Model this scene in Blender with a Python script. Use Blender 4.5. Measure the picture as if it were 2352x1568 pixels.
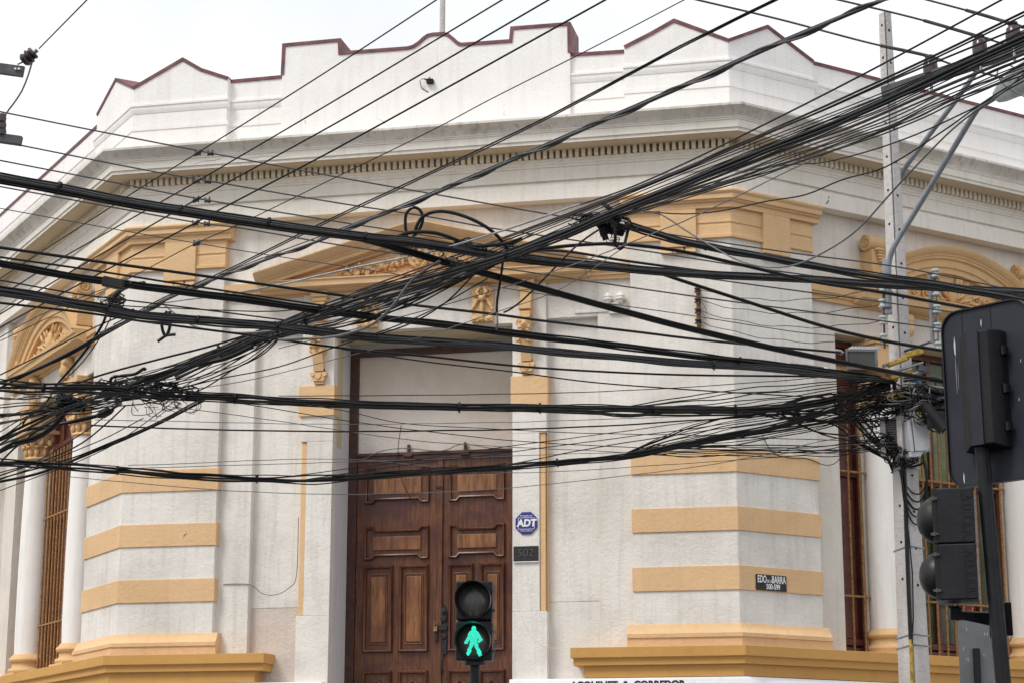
import bpy, bmesh, math, random
from mathutils import Vector, Matrix, Euler, noise
R = math.radians
random.seed(7)
for o in list(bpy.data.objects): bpy.data.objects.remove(o)
scene = bpy.context.scene
col = scene.collection

# ---------------------------------------------------------------- camera, sky, sun, exposure
CAM = Vector((4.2722, -17.9824, 1.6)); YAW = -0.22099; PIT = 0.22957; ROL = 0.00085
FPX = 4573.1; IW, IH = 2352.0, 1568.0            # pixel units used for measuring (photo at 2352 wide)
cy_, sy_, cp_, sp_ = math.cos(YAW), math.sin(YAW), math.cos(PIT), math.sin(PIT)
DIR = Vector((sy_*cp_, cy_*cp_, sp_)); RT0 = Vector((cy_, -sy_, 0)); UP0 = RT0.cross(DIR)
RT = RT0*math.cos(ROL)+UP0*math.sin(ROL); UPV = -RT0*math.sin(ROL)+UP0*math.cos(ROL)
cd = bpy.data.cameras.new('camera'); cam = bpy.data.objects.new('camera', cd); col.objects.link(cam)
cd.lens = 36*FPX/IW; cd.sensor_width = 36; cd.clip_end = 3000; cd.clip_start = 0.1
m3 = Matrix((RT, UPV, -DIR)).transposed()
cam.matrix_world = Matrix.Translation(CAM) @ m3.to_4x4()
scene.camera = cam
scene.view_settings.view_transform = 'Standard'; scene.view_settings.look = 'None'
scene.view_settings.gamma = 1; scene.view_settings.exposure = 0.5
scene.render.resolution_x = 1024; scene.render.resolution_y = 682

SUN_EL, SUN_AZ = R(52), R(217)        # azimuth clockwise from +Y: light comes from behind the camera, left
w = bpy.data.worlds.new('World'); scene.world = w; w.use_nodes = True
nt = w.node_tree; nt.nodes.clear()
out = nt.nodes.new('ShaderNodeOutputWorld'); bg = nt.nodes.new('ShaderNodeBackground')
sky = nt.nodes.new('ShaderNodeTexSky'); sky.sky_type = 'NISHITA'; sky.sun_disc = False
sky.sun_elevation = SUN_EL; sky.sun_rotation = SUN_AZ; sky.dust_density = 4; sky.air_density = 1.0
tc = nt.nodes.new('ShaderNodeTexCoord'); nz = nt.nodes.new('ShaderNodeTexNoise')
nz.inputs['Scale'].default_value = 3.2; nz.inputs['Detail'].default_value = 5
rp = nt.nodes.new('ShaderNodeMapRange'); rp.inputs['From Min'].default_value = .35; rp.inputs['From Max'].default_value = .7
rp.inputs['To Min'].default_value = .66; rp.inputs['To Max'].default_value = 1.0
mx = nt.nodes.new('ShaderNodeMix'); mx.data_type = 'RGBA'
mx.inputs['B'].default_value = (12.2, 12.35, 12.6, 1)      # bright even cloud cover
nt.links.new(tc.outputs['Generated'], nz.inputs['Vector']); nt.links.new(nz.outputs['Fac'], rp.inputs['Value'])
nt.links.new(rp.outputs['Result'], mx.inputs['Factor']); nt.links.new(sky.outputs['Color'], mx.inputs['A'])
nt.links.new(mx.outputs['Result'], bg.inputs['Color']); bg.inputs['Strength'].default_value = 0.071
nt.links.new(bg.outputs['Background'], out.inputs['Surface'])
sd = bpy.data.lights.new('sun', 'SUN'); sd.energy = 1.5; sd.angle = R(20); sd.color = (1, .965, .91)
so = bpy.data.objects.new('sun', sd); col.objects.link(so)
sdir = Vector((math.sin(SUN_AZ)*math.cos(SUN_EL), math.cos(SUN_AZ)*math.cos(SUN_EL), math.sin(SUN_EL)))
so.rotation_euler = (-sdir).to_track_quat('-Z', 'Y').to_euler(); so.location = (0, -20, 30)

# ---------------------------------------------------------------- materials
MATS = {}
def nmat(name):
    m = bpy.data.materials.new(name); m.use_nodes = True; MATS[name] = m
    return m, m.node_tree, m.node_tree.nodes['Principled BSDF']
def lnk(t, a, b): t.links.new(a, b)
def tex_noise(t, vec, scale, detail=4, rough=.55):
    n = t.nodes.new('ShaderNodeTexNoise'); n.inputs['Scale'].default_value = scale
    n.inputs['Detail'].default_value = detail; n.inputs['Roughness'].default_value = rough
    if vec: lnk(t, vec, n.inputs['Vector'])
    return n.outputs['Fac']
def mapr(t, src, a, b, c=0., d=1.):
    n = t.nodes.new('ShaderNodeMapRange'); n.inputs['From Min'].default_value = a; n.inputs['From Max'].default_value = b
    n.inputs['To Min'].default_value = c; n.inputs['To Max'].default_value = d; lnk(t, src, n.inputs['Value']); return n.outputs['Result']
def mixc(t, fac, a, b):
    n = t.nodes.new('ShaderNodeMix'); n.data_type = 'RGBA'
    for k, v in (('Factor', fac), ('A', a), ('B', b)):
        if hasattr(v, 'is_linked'): lnk(t, v, n.inputs[k])
        elif k == 'Factor': n.inputs[k].default_value = v
        else: n.inputs[k].default_value = (*v, 1)
    return n.outputs['Result']
def math_(t, op, a, b):
    n = t.nodes.new('ShaderNodeMath'); n.operation = op
    for i, v in enumerate((a, b)):
        if hasattr(v, 'is_linked'): lnk(t, v, n.inputs[i])
        else: n.inputs[i].default_value = v
    return n.outputs[0]
def position(t, scale=(1, 1, 1)):
    g = t.nodes.new('ShaderNodeNewGeometry')
    mp = t.nodes.new('ShaderNodeMapping'); mp.inputs['Scale'].default_value = scale
    lnk(t, g.outputs['Position'], mp.inputs['Vector']); return mp.outputs['Vector']
def bump(t, b, h, strength, dist=.01):
    n = t.nodes.new('ShaderNodeBump'); n.inputs['Strength'].default_value = strength; n.inputs['Distance'].default_value = dist
    lnk(t, h, n.inputs['Height']); lnk(t, n.outputs['Normal'], b.inputs['Normal'])
def plaster(name, base, dirt, dirt_amt=.5, streak=.4, grain=.5, pits=True, rough=.9, specks=.7):
    m, t, b = nmat(name)
    p = position(t); ps = position(t, (7, 7, .55))
    c = mixc(t, math_(t, 'MULTIPLY', mapr(t, tex_noise(t, p, 1.3, 6), .42, .75), dirt_amt), base, dirt)
    c = mixc(t, math_(t, 'MULTIPLY', mapr(t, tex_noise(t, ps, 2.2, 5), .5, .8), streak), c, tuple(x*.82 for x in dirt))
    fine = tex_noise(t, p, 26, 6, .7)
    c = mixc(t, math_(t, 'MULTIPLY', mapr(t, fine, .35, .7), .22), c, tuple(min(1, x*1.08) for x in base))
    sp = tex_noise(t, p, 48, 2, .6)
    c = mixc(t, math_(t, 'MULTIPLY', mapr(t, sp, .70, .77), specks*.55), c, tuple(x*.35 for x in dirt))
    lnk(t, c, b.inputs['Base Color']); b.inputs['Roughness'].default_value = rough
    b.inputs['Specular IOR Level'].default_value = .25
    h = math_(t, 'ADD', fine, math_(t, 'MULTIPLY', tex_noise(t, p, 90, 3, .6), .6))
    h = math_(t, 'ADD', h, math_(t, 'MULTIPLY', tex_noise(t, p, 5, 3), 1.6))
    bump(t, b, h, grain, .012)
    return m
def simple(name, colr, rough=.5, metal=0., var=.25, scale=9, bumpy=.0, spec=.5, bscale=60):
    m, t, b = nmat(name); p = position(t)
    c = mixc(t, mapr(t, tex_noise(t, p, scale, 6, .65), .35, .7), tuple(x*(1-var) for x in colr), tuple(min(1, x*(1+var)) for x in colr))
    lnk(t, c, b.inputs['Base Color']); b.inputs['Metallic'].default_value = metal
    lnk(t, mapr(t, tex_noise(t, p, scale*2.3, 4), .3, .7, max(.05, rough-.1), min(1, rough+.1)), b.inputs['Roughness'])
    b.inputs['Specular IOR Level'].default_value = spec
    if bumpy: bump(t, b, tex_noise(t, p, bscale, 5, .6), bumpy, .006)
    return m
WHITE = plaster('white_stucco', (.785, .75, .70), (.54, .495, .44), .85, .5, .65)
SIDE = plaster('warm_shaded_side_wall', (.72, .665, .60), (.55, .50, .44), .7, .5, .6)  # warmer and darker than white: part paint, part facade light put into colour
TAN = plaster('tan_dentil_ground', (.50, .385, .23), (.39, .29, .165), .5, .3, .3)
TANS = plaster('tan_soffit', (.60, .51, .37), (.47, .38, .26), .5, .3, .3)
PINK = plaster('bare_pinkish_plaster', (.66, .58, .515), (.52, .45, .40), .6, .3, .8)
CREAM = plaster('cream_paint', (.79, .73, .60), (.62, .56, .45), .4, .3, .35)
PARA = plaster('parapet_white', (.89, .868, .85), (.68, .63, .585), .35, .32, .4, specks=.25)
CORN = plaster('cornice_white', (.85, .805, .73), (.66, .60, .50), .5, .45, .45)
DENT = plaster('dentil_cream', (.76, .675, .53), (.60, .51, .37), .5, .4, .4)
SIMA = plaster('weathered_gutter', (.76, .73, .675), (.40, .365, .32), .65, .9, .4)
OCHRE = plaster('ochre_paint', (.73, .49, .275), (.60, .39, .205), .75, .3, .55, specks=.35)
OCHRE2 = plaster('deep_ochre_paint', (.575, .32, .105), (.47, .245, .07), .45, .3, .3, specks=.2)
ORN = plaster('ornament_ochre', (.69, .46, .24), (.48, .30, .135), .5, .3, .4, specks=.3)
SHAFT = plaster('column_paint', (.84, .82, .79), (.66, .63, .585), .35, .5, .25, specks=.15)
REVEAL = plaster('reveal_grey', (.66, .64, .65), (.52, .50, .50), .5, .5, .4)
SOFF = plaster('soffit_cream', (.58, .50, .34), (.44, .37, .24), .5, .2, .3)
BOARD = plaster('transom_board', (.68, .585, .50), (.88, .84, .80), 1., .3, 1., specks=1.5)
PLINTH = plaster('white_plinth', (.84, .845, .87), (.70, .70, .72), .3, .3, .3, specks=.2)
CONC = plaster('pole_concrete', (.60, .57, .555), (.42, .385, .365), .7, .6, 1., specks=1.2)
COPING = simple('red_coping_metal', (.165, .055, .06), .6, .0, .45, 7)
# wood
m, t, b = nmat('door_wood'); WOOD = m
pg = position(t, (14, 14, 1.1)); p = position(t)
g1 = tex_noise(t, pg, 3.2, 8, .68)
c = mixc(t, mapr(t, g1, .34, .66), (.040, .011, .0045), (.185, .062, .020))
c = mixc(t, math_(t, 'MULTIPLY', mapr(t, tex_noise(t, p, 2.6, 6, .7), .46, .6), .85), c, (.062, .014, .010))
c = mixc(t, math_(t, 'MULTIPLY', mapr(t, tex_noise(t, p, 34, 4), .66, .74), .35), c, (.30, .20, .13))
lnk(t, c, b.inputs['Base Color']); b.inputs['Roughness'].default_value = .38
bump(t, b, g1, .3, .004)
m, t, b = nmat('door_panel_wood'); WOODP = m
pg = position(t, (9, 9, 1.1)); p = position(t); g1 = tex_noise(t, pg, 3.2, 8, .68)
c = mixc(t, mapr(t, g1, .34, .66), (.095, .034, .011), (.34, .142, .048)); c = mixc(t, math_(t, 'MULTIPLY', mapr(t, tex_noise(t, p, 3.1, 5), .48, .66), .7), c, (.10, .028, .016))
lnk(t, c, b.inputs['Base Color']); b.inputs['Roughness'].default_value = .36; bump(t, b, g1, .3, .004)
WOODD = simple('dark_frame_wood', (.062, .021, .013), .45, 0, .5, 12)
WINRED = simple('window_red', (.115, .030, .018), .45, 0, .4, 10)
RUST = simple('rusty_bar', (.33, .17, .06), .85, 0, .6, 60, .4)
REDGL = simple('red_pane', (.23, .035, .03), .25, 0, .3, 4)
GREENGL = simple('green_pane', (.045, .062, .022), .25, 0, .35, 3)
LGREEN = simple('pale_green_pane', (.20, .22, .09), .3, 0, .3, 3)
DARK = simple('interior_dark', (.012, .011, .010), .8)
def cablemat(name, colr, rough, spec=.5, met=0.):
    m, t, b = nmat(name); p = position(t)
    f = mapr(t, tex_noise(t, p, 7, 4), .3, .7)
    lnk(t, mixc(t, f, tuple(x*.7 for x in colr), tuple(x*1.35 for x in colr)), b.inputs['Base Color'])
    lnk(t, mapr(t, tex_noise(t, p, 23, 3), .3, .7, rough-.1, rough+.14), b.inputs['Roughness'])
    b.inputs['Specular IOR Level'].default_value = spec; b.inputs['Metallic'].default_value = met
    return m
CB = cablemat('cable_black', (.008, .008, .009), .36, .30)
CBM = cablemat('cable_matt', (.014, .0135, .014), .6, .22)
CBR = cablemat('cable_brownish', (.040, .030, .026), .6, .4)
CG = cablemat('cable_grey', (.15, .145, .145), .5)
CS = cablemat('cable_silver', (.42, .42, .43), .35, .5, .6)
STRAND = cablemat('bare_strand', (.085, .082, .080), .5, .5, .3)
CSH = cablemat('cable_sheen', (.035, .035, .037), .28, .6)
GALV = simple('galvanised_steel', (.30, .315, .335), .45, .6, .2, 14)
GREYP = simple('grey_painted_pipe', (.25, .27, .295), .5, .2, .15, 9)
STEELD = simple('dark_steel', (.075, .075, .082), .55, .3, .35, 12)
BLACKM = simple('black_enamel', (.009, .0095, .012), .5, 0, .35, 7, .25, .28, 35)
BOARDB = simple('blueblack_sheet', (.024, .026, .036), .5, 0, .22, 5, .05, .25)
BPLAS = simple('black_plastic', (.011, .011, .012), .45, 0, .3, 8, 0, .35)
SIGNBK = simple('grey_sign_back', (.14, .148, .153), .55, .2, .15, 8)
PORC = simple('grey_glazed_porcelain', (.42, .46, .455), .2, 0, .1, 9)
BRNP = simple('brown_glazed_porcelain', (.050, .030, .034), .2, 0, .25, 9)
WHITEP = simple('white_plastic_box', (.55, .56, .585), .5, 0, .12, 8)
YELP = simple('yellow_plastic', (.40, .255, .03), .6, 0, .5, 20)
BLUEP = simple('blue_plastic', (.02, .12, .30), .4)
SIGNBL = simple('sign_blue', (.028, .03, .22), .35, 0, .12)
SIGNW = simple('sign_white', (.80, .80, .80), .5, 0, .05)
PLATE = simple('black_plate', (.014, .0145, .016), .6, 0, .5, 30)
NUM = simple('worn_brass_numeral', (.11, .105, .09), .5, .3, .3, 30)
BRASS = simple('old_brass', (.30, .20, .09), .4, .7, .3, 30)
IRON = simple('black_iron', (.022, .021, .022), .55, .3, .4, 30)
GLASSF = simple('floodlight_glass', (.115, .125, .118), .12, 0, .12, 3)
LENSD = simple('dark_lens', (.075, .072, .066), .22, 0, .25, 8)
LAMPW = simple('lamp_shell', (.56, .60, .60), .35, 0, .1, 6)
ASPH = simple('asphalt', (.05, .05, .052), .9, 0, .3, 25, .5)
PAVE = simple('pavement_concrete', (.30, .285, .265), .9, 0, .2, 8, .4)
DROP = simple('white_droppings', (.6, .6, .6), .8)
m, t, b = nmat('green_led'); LED = m
b.inputs['Base Color'].default_value = (.02, .5, .38, 1); b.inputs['Emission Color'].default_value = (.03, 1, .70, 1); b.inputs['Emission Strength'].default_value = 1.25

# ---------------------------------------------------------------- geometry helpers
class MB:
    def __init__(s, xf=None): s.v = []; s.f = []; s.xf = xf
    def add(s, vs, fs):
        k = len(s.v); s.v += [Vector(p) for p in vs]; s.f += [tuple(i+k for i in f) for f in fs]
    def box(s, x0, x1, y0, y1, z0, z1):
        vs = [(x, y, z) for z in (z0, z1) for y in (y0, y1) for x in (x0, x1)]
        s.add(vs, [(0, 1, 3, 2), (4, 6, 7, 5), (0, 4, 5, 1), (2, 3, 7, 6), (0, 2, 6, 4), (1, 5, 7, 3)]); return s
    def prism(s, poly, y0, y1):              # poly in (x,z)
        n = len(poly); vs = [(x, y0, z) for x, z in poly]+[(x, y1, z) for x, z in poly]
        s.add(vs, [tuple(range(n)), tuple(range(2*n-1, n-1, -1))]+[(i, (i+1) % n, n+(i+1) % n, n+i) for i in range(n)]); return s
    def prismx(s, poly, x0, x1):             # poly in (y,z)
        n = len(poly); vs = [(x0, y, z) for y, z in poly]+[(x1, y, z) for y, z in poly]
        s.add(vs, [tuple(range(n)), tuple(range(2*n-1, n-1, -1))]+[(i, (i+1) % n, n+(i+1) % n, n+i) for i in range(n)]); return s
    def lathe(s, prof, c=(0, 0, 0), seg=20, a0=0., a1=2*math.pi, axis='z'):
        full = abs(a1-a0-2*math.pi) < 1e-6; k = seg if full else seg+1; n = len(prof); vs = []
        for i in range(k):
            a = a0+(a1-a0)*i/seg; ca, sa = math.cos(a), math.sin(a)
            for r, h in prof:
                q = (r*ca, r*sa, h) if axis == 'z' else ((r*ca, h, r*sa) if axis == 'y' else (h, r*ca, r*sa))
                vs.append((c[0]+q[0], c[1]+q[1], c[2]+q[2]))
        fs = []
        for i in range(seg):
            j = (i+1) % k
            for q in range(n-1): fs.append((i*n+q, j*n+q, j*n+q+1, i*n+q+1))
        s.add(vs, fs); return s
    def tube(s, pts, r, seg=7, caps=True):
        pts = [Vector(p) for p in pts]; n = len(pts)
        rr = r if isinstance(r, (list, tuple)) else [r]*n
        tg = [(pts[min(i+1, n-1)]-pts[max(i-1, 0)]).normalized() for i in range(n)]
        ref = Vector((0, 0, 1)) if abs(tg[0].z) < .9 else Vector((1, 0, 0))
        nx = tg[0].cross(ref).normalized(); vs = []
        for i in range(n):
            nx = (nx-tg[i]*nx.dot(tg[i]))
            if nx.length < 1e-6: nx = tg[i].orthogonal()
            nx.normalize(); by = tg[i].cross(nx)
            for k in range(seg):
                a = 2*math.pi*k/seg; vs.append(pts[i]+(nx*math.cos(a)+by*math.sin(a))*rr[i])
        fs = [(i*seg+k, i*seg+(k+1) % seg, (i+1)*seg+(k+1) % seg, (i+1)*seg+k) for i in range(n-1) for k in range(seg)]
        if caps: fs += [tuple(range(seg))[::-1], tuple((n-1)*seg+k for k in range(seg))]
        s.add(vs, fs); return s
    def ell(s, c, r, rot=(0, 0, 0), seg=10, ring=7, warp=0.):
        e = Euler(rot).to_matrix(); vs = []; fs = []
        for i in range(ring+1):
            th = math.pi*i/ring
            for k in range(seg):
                ph = 2*math.pi*k/seg
                q = Vector((math.sin(th)*math.cos(ph)*r[0], math.sin(th)*math.sin(ph)*r[1], math.cos(th)*r[2]))
                if warp: q *= 1+warp*noise.noise(Vector(c)*31+q*9/max(r))
                vs.append(Vector(c)+e@q)
        for i in range(ring):
            for k in range(seg): fs.append((i*seg+k, i*seg+(k+1) % seg, (i+1)*seg+(k+1) % seg, (i+1)*seg+k))
        s.add(vs, fs); return s
    def build(s, name, mat, parent=None, smooth=38, bevel=0., origin=None):
        vs = [s.xf(*p) if s.xf else p for p in s.v]
        vs = [Vector(p) for p in vs]
        o0 = Vector(parent['_w']) if parent is not None and '_w' in parent else Vector((0, 0, 0))
        loc = Vector(origin) if origin is not None else Vector((0, 0, 0))
        me = bpy.data.meshes.new(name); me.from_pydata([v-o0-loc for v in vs], [], s.f)
        bm = bmesh.new(); bm.from_mesh(me); bmesh.ops.remove_doubles(bm, verts=bm.verts, dist=1e-6)
        bmesh.ops.recalc_face_normals(bm, faces=bm.faces); bm.to_mesh(me); bm.free()
        me.polygons.foreach_set('use_smooth', [True]*len(me.polygons)); me.set_sharp_from_angle(angle=R(smooth))
        me.materials.append(mat)
        o = bpy.data.objects.new(name, me); col.objects.link(o); o.location = loc
        if parent is not None: o.parent = parent
        o['_w'] = tuple(o0+loc)
        if bevel:
            bv = o.modifiers.new('bevel', 'BEVEL'); bv.width = bevel; bv.segments = 2; bv.limit_method = 'ANGLE'; bv.angle_limit = R(40)
            bv.harden_normals = True
        return o
def tag(o, label=None, cat=None, group=None, kind=None):
    if label: o['label'] = label
    if cat: o['category'] = cat
    if group: o['group'] = group
    if kind: o['kind'] = kind
    return o
def thing(name, label, cat, loc=(0, 0, 0), group=None):
    o = bpy.data.objects.new(name, None); col.objects.link(o); o.location = loc; o.empty_display_size = .1
    o['_w'] = tuple(loc); return tag(o, label, cat, group)
def text_mb(mb, s, size, x, z, y, ext=.002, sx=1., align='CENTER', rot=0., xfp=None, shear=0., bold=0.):
    cu = bpy.data.curves.new('t', 'FONT'); cu.body = s; cu.size = size; cu.extrude = ext; cu.align_x = align; cu.align_y = 'CENTER'; cu.shear = shear; cu.offset = bold
    ob = bpy.data.objects.new('t', cu); col.objects.link(ob)
    dg = bpy.context.evaluated_depsgraph_get(); me = bpy.data.meshes.new_from_object(ob.evaluated_get(dg))
    ca, sa = math.cos(rot), math.sin(rot); vs = []
    for v in me.vertices:
        a, bb = v.co.x*sx, v.co.y
        vs.append((x+a*ca-bb*sa, y+v.co.z, z+a*sa+bb*ca))
    mb.add(vs, [tuple(q.vertices) for q in me.polygons])
    bpy.data.objects.remove(ob); bpy.data.curves.remove(cu); bpy.data.meshes.remove(me)
# pixel -> world
def ray(px, py): return DIR+RT*((px-IW/2)/FPX)-UPV*((py-IH/2)/FPX)
def P(px, py, d): return CAM+ray(px, py)*d
def PXY(px, py, x, y):                     # point on a vertical line near (x,y) seen at pixel row py
    v = ray(px, py); h = math.hypot(x-CAM.x, y-CAM.y)/math.hypot(v.x, v.y); return CAM+v*h
def basis(O, out, up=(0, 0, 1)):          # local x right (as seen from outside), y out, z up
    out = Vector(out).normalized(); upv = Vector(up); rt = upv.cross(out).normalized(); u2 = out.cross(rt).normalized()
    O = Vector(O)
    return lambda x, y, z: O+rt*x+out*y+u2*z
# facade frames
XL, XR, AL, AR = -3.6673, 2.3328, R(47.935), R(45.298)
FRM = {'C': (Vector((0, 0, 0)), Vector((1, 0, 0)), Vector((0, -1, 0)), 1),
       'L': (Vector((XL, 0, 0)), Vector((-math.cos(AL), math.sin(AL), 0)), Vector((-math.sin(AL), -math.cos(AL), 0)), -1),
       'R': (Vector((XR, 0, 0)), Vector((math.cos(AR), math.sin(AR), 0)), Vector((math.sin(AR), -math.cos(AR), 0)), 1)}
def FP(fr, u, n, z):
    o, uu, nn, sg = FRM[fr]; return o+uu*u+nn*n+Vector((0, 0, z))
def fxf(fr): return lambda u, n, z: FP(fr, u, n, z)
def lxf(fr, u0, n0, z0):
    sg = FRM[fr][3]; return lambda x, y, z: FP(fr, u0+sg*x, n0+y, z0+z)
def CORNER(side, n):
    a = AL if side == 'L' else AR; q = n*math.tan(a/2)
    return Vector((XL-q, -n, 0)) if side == 'L' else Vector((XR+q, -n, 0))
def sweep(mb, prof, start, end):           # closed (n,z) profile swept along the facades, mitred at the corners
    order = {'L': 0, 'C': 1, 'R': 2}; st = [start]
    if order[start[0]] <= 0 < order[end[0]]: st.append('L')
    if order[start[0]] <= 1 < order[end[0]]: st.append('R')
    st.append(end); n = len(prof); vs = []
    for s in st:
        for (a, z) in prof: vs.append(CORNER(s, a)+Vector((0, 0, z)) if isinstance(s, str) else FP(s[0], s[1], a, z))
    fs = [(i*n+k, i*n+(k+1) % n, (i+1)*n+(k+1) % n, (i+1)*n+k) for i in range(len(st)-1) for k in range(n)]
    fs += [tuple(range(n)), tuple((len(st)-1)*n+k for k in range(n))[::-1]]
    mb.add(vs, fs); return mb

# ---------------------------------------------------------------- ground
g = MB(); g.add([(-400, -400, 0), (400, -400, 0), (400, 400, 0), (-400, 400, 0)], [(0, 1, 2, 3)])
tag(g.build('road', ASPH), kind='structure')
g = MB()
def outline(n, UL=8.0, UR=8.0):
    return [FP('L', UL, n, 0), CORNER('L', n), CORNER('R', n), FP('R', UR, n, 0)]
pts = outline(6.0, 14, 14)+[FP('R', 14, .1, 0), CORNER('R', .1), CORNER('L', .1), FP('L', 14, .1, 0)]
g.add([(p.x, p.y, 0) for p in pts]+[(p.x, p.y, .14) for p in pts], [tuple(range(8)), tuple(range(8, 16))]+[(i, (i+1) % 8, 8+(i+1) % 8, 8+i) for i in range(8)])
tag(g.build('sidewalk', PAVE), kind='structure')

# ---------------------------------------------------------------- the corner building
CREAMW = plaster('cream_white', (.76, .735, .69), (.6, .57, .53), .6, .4, .6)
B = thing('corner_building', 'white and ochre neoclassical corner building with stepped parapet behind the cables', 'building')
CX = -.66
def cbox(mb, h0, h1, n0, n1, z0, z1, sides=(-1, 1)):
    for s in sides:
        a, b = CX+s*h0, CX+s*h1; mb.box(min(a, b), max(a, b), n0, n1, z0, z1)
# unseen dark core and roof slab, added to block light inside
core = MB(); pts = outline(-.8)+[Vector((4.5, 11, 0)), Vector((-6.5, 11, 0))]; n = len(pts)
core.add([(p.x, p.y, 0) for p in pts]+[(p.x, p.y, 8.2) for p in pts], [tuple(range(n)), tuple(range(n, 2*n))]+[(i, (i+1) % n, n+(i+1) % n, n+i) for i in range(n)])
core.build('dark_core', DARK, B)
pts = outline(-.3)+[Vector((4.5, 11, 0)), Vector((-6.5, 11, 0))]; rf = MB()
rf.add([(p.x, p.y, 8.21) for p in pts]+[(p.x, p.y, 8.3) for p in pts], [tuple(range(n)), tuple(range(n, 2*n))]+[(i, (i+1) % n, n+(i+1) % n, n+i) for i in range(n)])
rf.build('roof', CONC, B)
# centre wall
wl = MB(fxf('C'))
cbox(wl, .93, 2.9, -.78, -.16, 3.45, 6.9); wl.box(CX-2.9, CX+2.9, -.779, -.161, 6.9, 8.2)
wl.box(CX-.929, CX+.929, -.778, -.162, 6.12, 6.9)
cbox(wl, 1.705, 2.2, -.3, -.08, 2.2, 7.3)                   # flat strips beside the pilasters
wl.box(CX-1.706, CX+1.706, -.3, -.081, 6.55, 7.3); cbox(wl, 1.214, 1.706, -.3, -.0815, 6.13, 6.55)               # over the recessed panels
wl.build('wall', WHITE, B, bevel=.006)
for s in (-1, 1):
    wp = MB(fxf('C')); cbox(wp, .93, 2.9, -.78, -.163, 0, 3.449, (s,)); wp.build('lower_wall', PINK if s < 0 else CREAMW, B)
# door surround
ds = MB(fxf('C'))
cbox(ds, .885, 1.215, -.17, -.05, 0, 3.36); cbox(ds, .886, 1.145, -.17, -.051, 3.36, 5.03); cbox(ds, .885, 1.215, -.17, -.05, 5.03, 6.55)
ds.box(CX-.886, CX+.886, -.17, -.052, 6.097, 6.55)
ds.build('door_surround', WHITE, B, bevel=.005)
for s in (-1, 1):
    q = MB(fxf('C')); cbox(q, 1.146, 1.2, -.17, -.066, 3.362, 5.028, (s,)); cbox(q, 1.2, 1.214, -.17, -.10, 3.362, 5.028, (s,)); q.build('edge_strip', OCHRE, B, bevel=.012)
    q = MB(fxf('C')); cbox(q, .872, 1.232, -.17, -.028, 5.277, 5.578, (s,)); q.build('painted_block', OCHRE, B, bevel=.005)
rv = MB(fxf('C')); cbox(rv, .888, .935, -.8, -.168, 0, 6.14); rv.box(CX-.9, CX+.9, -.68, -.60, 6.02, 6.14)
rv.build('door_reveal', REVEAL, B)
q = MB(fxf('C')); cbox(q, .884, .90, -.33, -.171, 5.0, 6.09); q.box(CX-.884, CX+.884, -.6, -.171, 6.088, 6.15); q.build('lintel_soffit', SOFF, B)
# pilasters wrapping the corners
PIL = ((('L', 1.12), ('C', -2.69)), (('C', 1.375), ('R', .985)))
def ext(a, e):                            # push the free ends of a pilaster run outward by e
    (f0, u0), (f1, u1) = a
    if f0 == 'L': return (f0, u0+e), (f1, u1+e)
    return (f0, u0-e), (f1, u1+e)
for run in PIL:
    pl = MB(); sweep(pl, [(-.25, 3.0), (0, 3.0), (0, 6.82), (-.25, 6.82)], *run); po = pl.build('pilaster', WHITE, B, bevel=.006)
    for z0, z1 in ((3.512, 3.732), (4.05, 4.268), (4.586, 4.798)):
        b_ = MB(); sweep(b_, [(-.2, z0), (.013, z0), (.013, z1), (-.2, z1)], *ext(run, .013)); b_.build('painted_band', OCHRE, po, bevel=.003)
    b_ = MB(); sweep(b_, [(-.2, 3.012), (.052, 3.012), (.052, 3.085), (.064, 3.09), (.064, 3.125), (.05, 3.132), (.018, 3.19), (.006, 3.215), (-.2, 3.215)], *ext(run, .06)); b_.build('base_moulding', OCHRE, po)
    cp = MB(); sweep(cp, [(-.2, 7.09), (.052, 7.09), (.052, 7.138), (.072, 7.145), (.076, 7.158), (.098, 7.165), (.10, 7.208), (.112, 7.218), (.119, 7.234), (.113, 7.25), (.09, 7.262), (-.2, 7.262)], *ext(run, .075)); co = cp.build('capital', OCHRE, B)
    fz = MB(); sweep(fz, [(-.2, 6.797), (.012, 6.797), (.034, 6.803), (.034, 6.832), (.018, 6.84), (.018, 6.925), (.012, 6.93), (.012, 6.945), (.021, 6.952), (.021, 6.967), (.016, 6.97), (.016, 7.092), (-.2, 7.092)], *ext(run, .012)); fz.build('frieze', OCHRE, co)
    side = run[0][0] == 'L'
    tabs = (('C', -3.316, -2.983, 6.685), ('L', .345, .70, 6.70)) if side else (('C', 1.678, 2.016, 6.725), ('R', .367, .695, 6.70))
    for fr, a, b_, zb in tabs:
        q = MB(fxf(fr)); q.box(a, b_, -.05, .05, zb, 7.091); tb = q.build('hanging_tab', OCHRE, co, bevel=.004)
        for k in range(3):
            w3 = (b_-a)/3; u0 = a+k*w3+.012; u1 = u0+w3-.03
            q = MB(fxf(fr)); q.add([(u0, -.05, zb-.002), (u1, -.05, zb-.002), (u1, .03, zb-.002), (u0, .03, zb-.002), (u0-.012, -.05, zb-.052), (u1+.012, -.05, zb-.052), (u1+.012, .045, zb-.052), (u0-.012, .045, zb-.052)],
                                       [(0, 1, 2, 3), (7, 6, 5, 4), (0, 4, 5, 1), (1, 5, 6, 2), (2, 6, 7, 3), (3, 7, 4, 0)])
            q.build('gutta', OCHRE, tb)
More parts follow.
